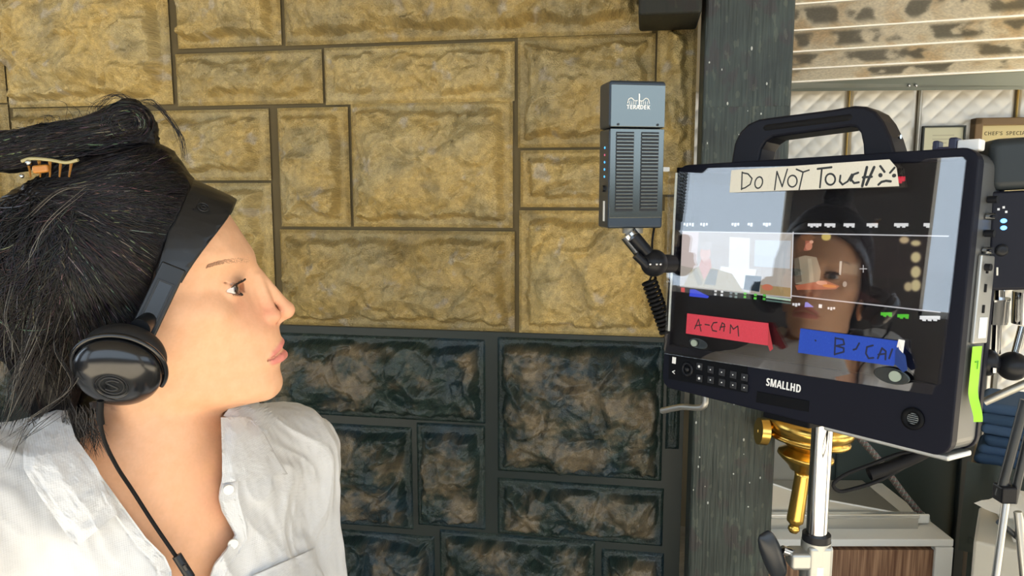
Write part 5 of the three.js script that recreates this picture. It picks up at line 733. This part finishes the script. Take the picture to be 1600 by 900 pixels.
  // bun
  for (let k = 0; k < 900; k++) { const x0 = rr(-30, 235), L = rr(40, 140), off = rr(-34, 34), ph = rr(0, 6), pts = []; for (let i = 0; i <= 9; i++) { const X = x0 - L * i / 9, Y = lerp(238, 196, clamp((X + 10) / 230, 0, 1)) + off * (0.8 + 0.2 * Math.sin(X * 0.03 + ph)) + (X - x0) * 0.06 * Math.sin(ph); const D = hit(X, Y, -1); if (D < 0) { if (pts.length) break; continue; } pts.push(U(X, Y, D - rr(0.0002, 0.0025))); } if (pts.length > 4) strand(pts, rr(0.00025, 0.0006), tone()); }
  // coil of the knot
  for (let k = 0; k < 260; k++) { const R = rr(8, 42), a0 = rr(0, 6.3), w = rr(0.8, 2.6), pts = []; for (let i = 0; i <= 10; i++) { const an = a0 + w * i / 10, X = 198 + R * 1.05 * Math.cos(an), Y = 192 + R * 0.82 * Math.sin(an), D = hit(X, Y, -1); if (D < 0) { if (pts.length) break; continue; } pts.push(U(X, Y, D - rr(0.0002, 0.0025))); } if (pts.length > 4) strand(pts, rr(0.00025, 0.0006), tone()); }
  // flyaways: picture positions with a depth each
  const fly = (a, d, r, c, jit = 2) => { const cv = new THREE.CatmullRomCurve3(a.map(([x, y], i) => U(x + rr(-jit, jit), y + rr(-jit, jit), Array.isArray(d) ? lerp(d[0], d[1], i / (a.length - 1)) : d)), false, 'centripetal'); strand(cv.getPoints(22), r, c, 0.3); };
  const dk = [0.011, 0.009, 0.009], pale = [0.14, 0.13, 0.11];
  for (let k = 0; k < 14; k++) { const s = rr(-8, 8); fly([[215 + s, 160], [240 + s, 162 + s], [265 + s, 186 + s], [282 + s, 215 + s], [290 + rr(-6, 4), 250]], 0.7, 0.00022, dk, 3); }
  for (let k = 0; k < 12; k++) fly([[rr(120, 175), rr(185, 200)], [rr(140, 165), rr(160, 172)], [rr(172, 186), rr(143, 152)], [rr(196, 206), rr(150, 160)], [rr(205, 225), rr(170, 190)]], 0.7, 0.0002, dk);
  for (let k = 0; k < 26; k++) { const x = rr(70, 170), y = rr(175, 205); fly([[x, y + 20], [x + rr(-16, 16), y - rr(2, 14)], [x + rr(-40, 10), y - rr(0, 22)]], 0.69, 0.0002, dk); }
  for (const a of [[[62, 480], [45, 540], [30, 600], [4, 668], [-10, 690]], [[110, 400], [70, 440], [48, 500], [38, 560], [20, 612]], [[130, 300], [80, 350], [52, 390], [38, 420]], [[40, 340], [90, 300], [140, 292]], [[100, 470], [92, 540], [104, 600], [62, 650], [0, 690]], [[140, 560], [110, 600], [70, 645], [20, 672]], [[20, 440], [8, 500], [26, 560], [8, 640]], [[6, 500], [20, 520], [16, 560]], [[88, 632], [50, 658], [8, 728]], [[100, 640], [60, 670], [30, 690]]]) for (let j = 0; j < 4; j++) fly(a.map(([x, y]) => [x + rr(-9, 9), y + rr(-6, 6)]), [0.585, 0.57], rr(0.00016, 0.00028), rnd() < 0.3 ? pale : dk, 4);
  for (let k = 0; k < 130; k++) { const x = rr(-10, 120), y = rr(450, 620), s = rr(-30, 10); fly([[x, y], [x + s * 0.4, y + rr(20, 40)], [x + s + rr(-14, 14), y + rr(50, 90)]], hit(x, y, 0.62) - 0.004, rr(0.00018, 0.00035), rnd() < 0.12 ? pale : dk); }
  for (let k = 0; k < 150; k++) { const x = rr(100, 150), y = rr(630, 665); fly([[x, y], [x + rr(-4, 12), y + rr(14, 26)], [x + rr(-6, 26), y + rr(30, 62)]], rr(0.62, 0.64), rr(0.00018, 0.00032), rnd() < 0.4 ? [0.09, 0.085, 0.08] : dk); }
  for (let k = 0; k < 40; k++) { const x = rr(-6, 30), y = rr(560, 640); fly([[x + 50, y - 60], [x + 22, y], [x, y + rr(20, 60)]], 0.6, 0.0003, rnd() < 0.15 ? pale : dk); }
  const sg = new THREE.BufferGeometry(); sg.setAttribute('position', new THREE.BufferAttribute(new Float32Array(P), 3)); sg.setAttribute('normal', new THREE.BufferAttribute(new Float32Array(N), 3)); sg.setAttribute('color', new THREE.BufferAttribute(new Float32Array(C), 3)); sg.setAttribute('uv', new THREE.BufferAttribute(new Float32Array(P.length / 3 * 2), 2)); sg.setIndex(I);
  const st = part('hair_strands', sg, new THREE.MeshPhysicalMaterial({ vertexColors: true, roughness: 0.3, specularIntensity: 0.6 }), mass); st.userData.kind = 'stuff';
  // clip
  const D = 0.618, clip = thing('hair_clip', 'amber and pale tortoiseshell claw clip holding the dark hair bun', 'hair clip'), q = (x, y, z = D) => U(x, y, z);
  part('claw', tube([q(34, 252), q(46, 248), q(78, 250), q(104, 254), q(122, 250)], 0.0014, 30, 8), phys([0.34, 0.3, 0.15], 0.25), clip);
  part('grip', box(0.013, 0.0065, 0.005, 0, 0, 0, 0.002).rotateZ(0.1).translate(...q(64, 264).toArray()), phys([0.42, 0.17, 0.03], 0.25), clip);
  for (let i = 0; i < 5; i++) part('tooth', bar(q(44 + i * 17, 252), q(48 + i * 15, 276, D + 0.01), 0.0013, 0.0007, 8), phys([0.25, 0.12, 0.03], 0.3), clip);
  part('hinge', [new THREE.SphereGeometry(0.0026, 12, 10).translate(...q(45, 254).toArray()), new THREE.SphereGeometry(0.0018, 12, 10).translate(...q(34, 275).toArray())], chrome, clip);
}
// ---------- headphones ----------
{
  const hp = thing('headphones', 'black wired headphones worn over dark hair with a broad headband', 'headphones');
  const gloss = phys([0.005, 0.006, 0.008], 0.22, { clearcoat: 0.3, clearcoatRoughness: 0.1 }), satin = phys([0.005, 0.0065, 0.009], 0.36), soft = phys([0.006, 0.006, 0.007], 0.6), mark = phys([0.009, 0.01, 0.012], 0.35);
  const T = HP(333, 300), half = 0.086, Q = (() => { const r = ray(222, 522), P = H0.clone().addScaledVector(HN, half); return r.multiplyScalar((P.x * HN.x + P.z * HN.z) / (r.x * HN.x + r.z * HN.z)).add(EYE); })(), base = Q.clone().addScaledVector(HN, -half), up = T.clone().sub(base), wd = up.clone().cross(HN).normalize();
  const se = (v) => Math.sign(v) * Math.pow(Math.abs(v), 0.82), arc = (a) => base.clone().addScaledVector(HN, half * se(Math.cos(a))).addScaledVector(up, Math.pow(Math.sin(a), 0.9));
  // the headband: a padded strip, broad at the crown
  { const A0 = 0.36, A1 = Math.PI - 0.36, n = 72, m = 12, pos = [], idx = []; for (let i = 0; i <= n; i++) { const a = lerp(A0, A1, i / n), p = arc(a), t = arc(a + 0.01).sub(arc(a - 0.01)).normalize(), nr = t.clone().cross(wd).normalize(); if (nr.dot(p.clone().sub(base)) < 0) nr.negate(); const w = lerp(0.0215, 0.0455, sstep(0.25, 1.15, Math.min(a, Math.PI - a))), th = lerp(0.006, 0.008, Math.sin(a)); for (let j = 0; j < 2 * m; j++) { const f = j / (2 * m) * 2 * Math.PI, cx = Math.sign(Math.cos(f)) * Math.abs(Math.cos(f)) ** 0.35, cy = Math.sign(Math.sin(f)) * Math.abs(Math.sin(f)) ** 0.45; const q = p.clone().addScaledVector(wd, cx * w / 2).addScaledVector(nr, cy * th / 2); pos.push(q.x, q.y, q.z); } } const M = 2 * m; for (let i = 0; i < n; i++) for (let j = 0; j < M; j++) { const a = i * M + j, b = i * M + (j + 1) % M; idx.push(a, b, a + M, b, b + M, a + M); } for (const [e, fl] of [[0, 1], [n, 0]]) for (let j = 1; j < M - 1; j++) fl ? idx.push(e * M, e * M + j + 1, e * M + j) : idx.push(e * M, e * M + j, e * M + j + 1);
    const g = new THREE.BufferGeometry(); g.setAttribute('position', new THREE.BufferAttribute(new Float32Array(pos), 3)); g.setIndex(idx); g.computeVertexNormals(); part('headband', toCreasedNormals(g, 1.1), satin, hp);
    // embossed badge near the crown
    const a = 1.02, p = arc(a), t = arc(a + 0.01).sub(arc(a - 0.01)).normalize(), nr = t.clone().cross(wd).normalize(); if (nr.dot(p.clone().sub(base)) < 0) nr.negate(); const M4 = new THREE.Matrix4().makeBasis(wd, t, nr).setPosition(p.clone().addScaledVector(nr, 0.0042)); const bd = []; bd.push(new THREE.TorusGeometry(0.0048, 0.0007, 6, 24)); bd.push(box(0.0012, 0.014, 0.0008, -0.0065, 0, 0, 0)); bd.push(new THREE.TorusGeometry(0.0022, 0.0006, 6, 16).translate(0.0005, 0, 0)); part('badge', bd.map((q) => q.applyMatrix4(M4)), mark, hp); }
  for (const s of [1, -1]) {
    const fl = (v) => { const m = s > 0 ? 0 : -2 * ((v.x - H0.x) * HN.x + (v.z - H0.z) * HN.z); return V(v.x + HN.x * m, v.y, v.z + HN.z * m); }, p0 = fl(arc(0.42)), p1 = fl(arc(0.02)), dir = p1.clone().sub(p0).normalize(), nr = HN.clone().multiplyScalar(s).addScaledVector(dir, -dir.dot(HN) * s).normalize(), sd = dir.clone().cross(nr), L = p0.distanceTo(p1), M = new THREE.Matrix4().makeBasis(sd, dir, nr).setPosition(p0);
    const put = (g) => g.applyMatrix4(M);
    const sl = part('slider', put(box(0.0205, L + 0.012, 0.0065, 0, L / 2 + 0.002, 0.001, 0.0018)), satin, hp);
    part('slider_frame', [box(0.0016, L * 0.62, 0.0012, 0.0062, L * 0.52, 0.0046, 0.0003), box(0.0016, L * 0.62, 0.0012, -0.0062, L * 0.52, 0.0046, 0.0003), box(0.014, 0.0014, 0.0012, 0, L * 0.21, 0.0046, 0.0003)].map(put), mark, sl);
    part('slider_inset', put(box(0.0112, L * 0.6, 0.001, 0, L * 0.52, 0.0043, 0.0003)), gloss, sl);
    // ear cup
    const n = HX.clone().multiplyScalar(-0.17).add(V(0, -0.5, 0)).addScaledVector(HN, 0.85 * s).normalize(), c = fl(U(187, 575, 0.603)), R = new THREE.Quaternion().setFromUnitVectors(V(0, 1, 0), n), place = (g) => g.scale(0.92, 0.96, 0.92).applyQuaternion(R).translate(c.x, c.y, c.z);
    const cup = part('ear_cup', place(lathe([[0, -0.006], [0.030, -0.006], [0.0345, -0.003], [0.0365, 0.002], [0.0365, 0.006], [0.0355, 0.0095], [0.033, 0.0135], [0.029, 0.0172], [0.024, 0.0202], [0.0185, 0.022], [0.0145, 0.0228], [0.0135, 0.0222], [0.0132, 0.0212], [0, 0.0212]], 64)), gloss, hp);
    part('ear_pad', place(new THREE.TorusGeometry(0.0255, 0.0105, 18, 48).rotateX(Math.PI / 2).scale(1, 1.1, 1).translate(0, -0.014, 0)), soft, hp);
    part('yoke', place(new THREE.TorusGeometry(0.0385, 0.0024, 10, 60, 4.2).rotateX(Math.PI / 2).rotateY(-2.6)), gloss, hp);
    part('logo', [new THREE.TorusGeometry(0.0098, 0.0008, 6, 40).rotateX(Math.PI / 2).translate(0, 0.0214, 0), tube([V(0.006, 0.0214, -0.0045), V(0.001, 0.0214, -0.0062), V(-0.0045, 0.0214, -0.0035), V(0, 0.0214, 0), V(0.0045, 0.0214, 0.0035), V(-0.001, 0.0214, 0.0062), V(-0.006, 0.0214, 0.0045)], 0.0008, 30, 6), new THREE.TorusGeometry(0.0125, 0.0004, 6, 40).rotateX(Math.PI / 2).translate(0, 0.0216, 0)].map(place), mark, cup);
    const top = c.clone().addScaledVector(n, -0.004).addScaledVector(wd, 0.004).addScaledVector(HX, 0.012).add(V(0, 0.031, 0)); part('pivot', bar(p1.clone().addScaledVector(dir, -0.01), top, 0.007, 0.0085), satin, hp);
  }
  const cord = thing('headphone_cable', 'thin black headphone cable with inline remote crossing the white shirt opening', 'cable');
  const cp = [[157, 628, 0.582], [156, 650, 0.584], [163, 688, 0.595], [182, 728, 0.608], [208, 768, 0.627], [240, 818, 0.63], [270, 862, 0.632], [292, 894, 0.632], [310, 930, 0.635], [318, 1000, 0.63]].map((a) => U(...a));
  part('wire', tube(cp, 0.0017, 80, 10), rubber, cord); part('strain_relief', tube([U(157, 626, 0.582), U(156, 645, 0.583), U(158, 662, 0.587)], 0.0028, 14, 10), rubber, cord);
  { const a = U(276, 868, 0.632), b = U(298, 903, 0.632), rm = part('remote', bar(a, b, 0.0042, 0.0042, 16), satin, cord); part('button', box(0.003, 0.006, 0.002, 0, 0, 0, 0.0006).rotateZ(0.5).translate(...U(290, 887, 0.6275).toArray()), mark, rm); }
}
const renderer = new THREE.WebGLRenderer({ antialias: true });
renderer.toneMapping = THREE.LinearToneMapping;
renderer.toneMappingExposure = EXPOSURE;
renderer.shadowMap.enabled = true;
renderer.render(scene, camera);
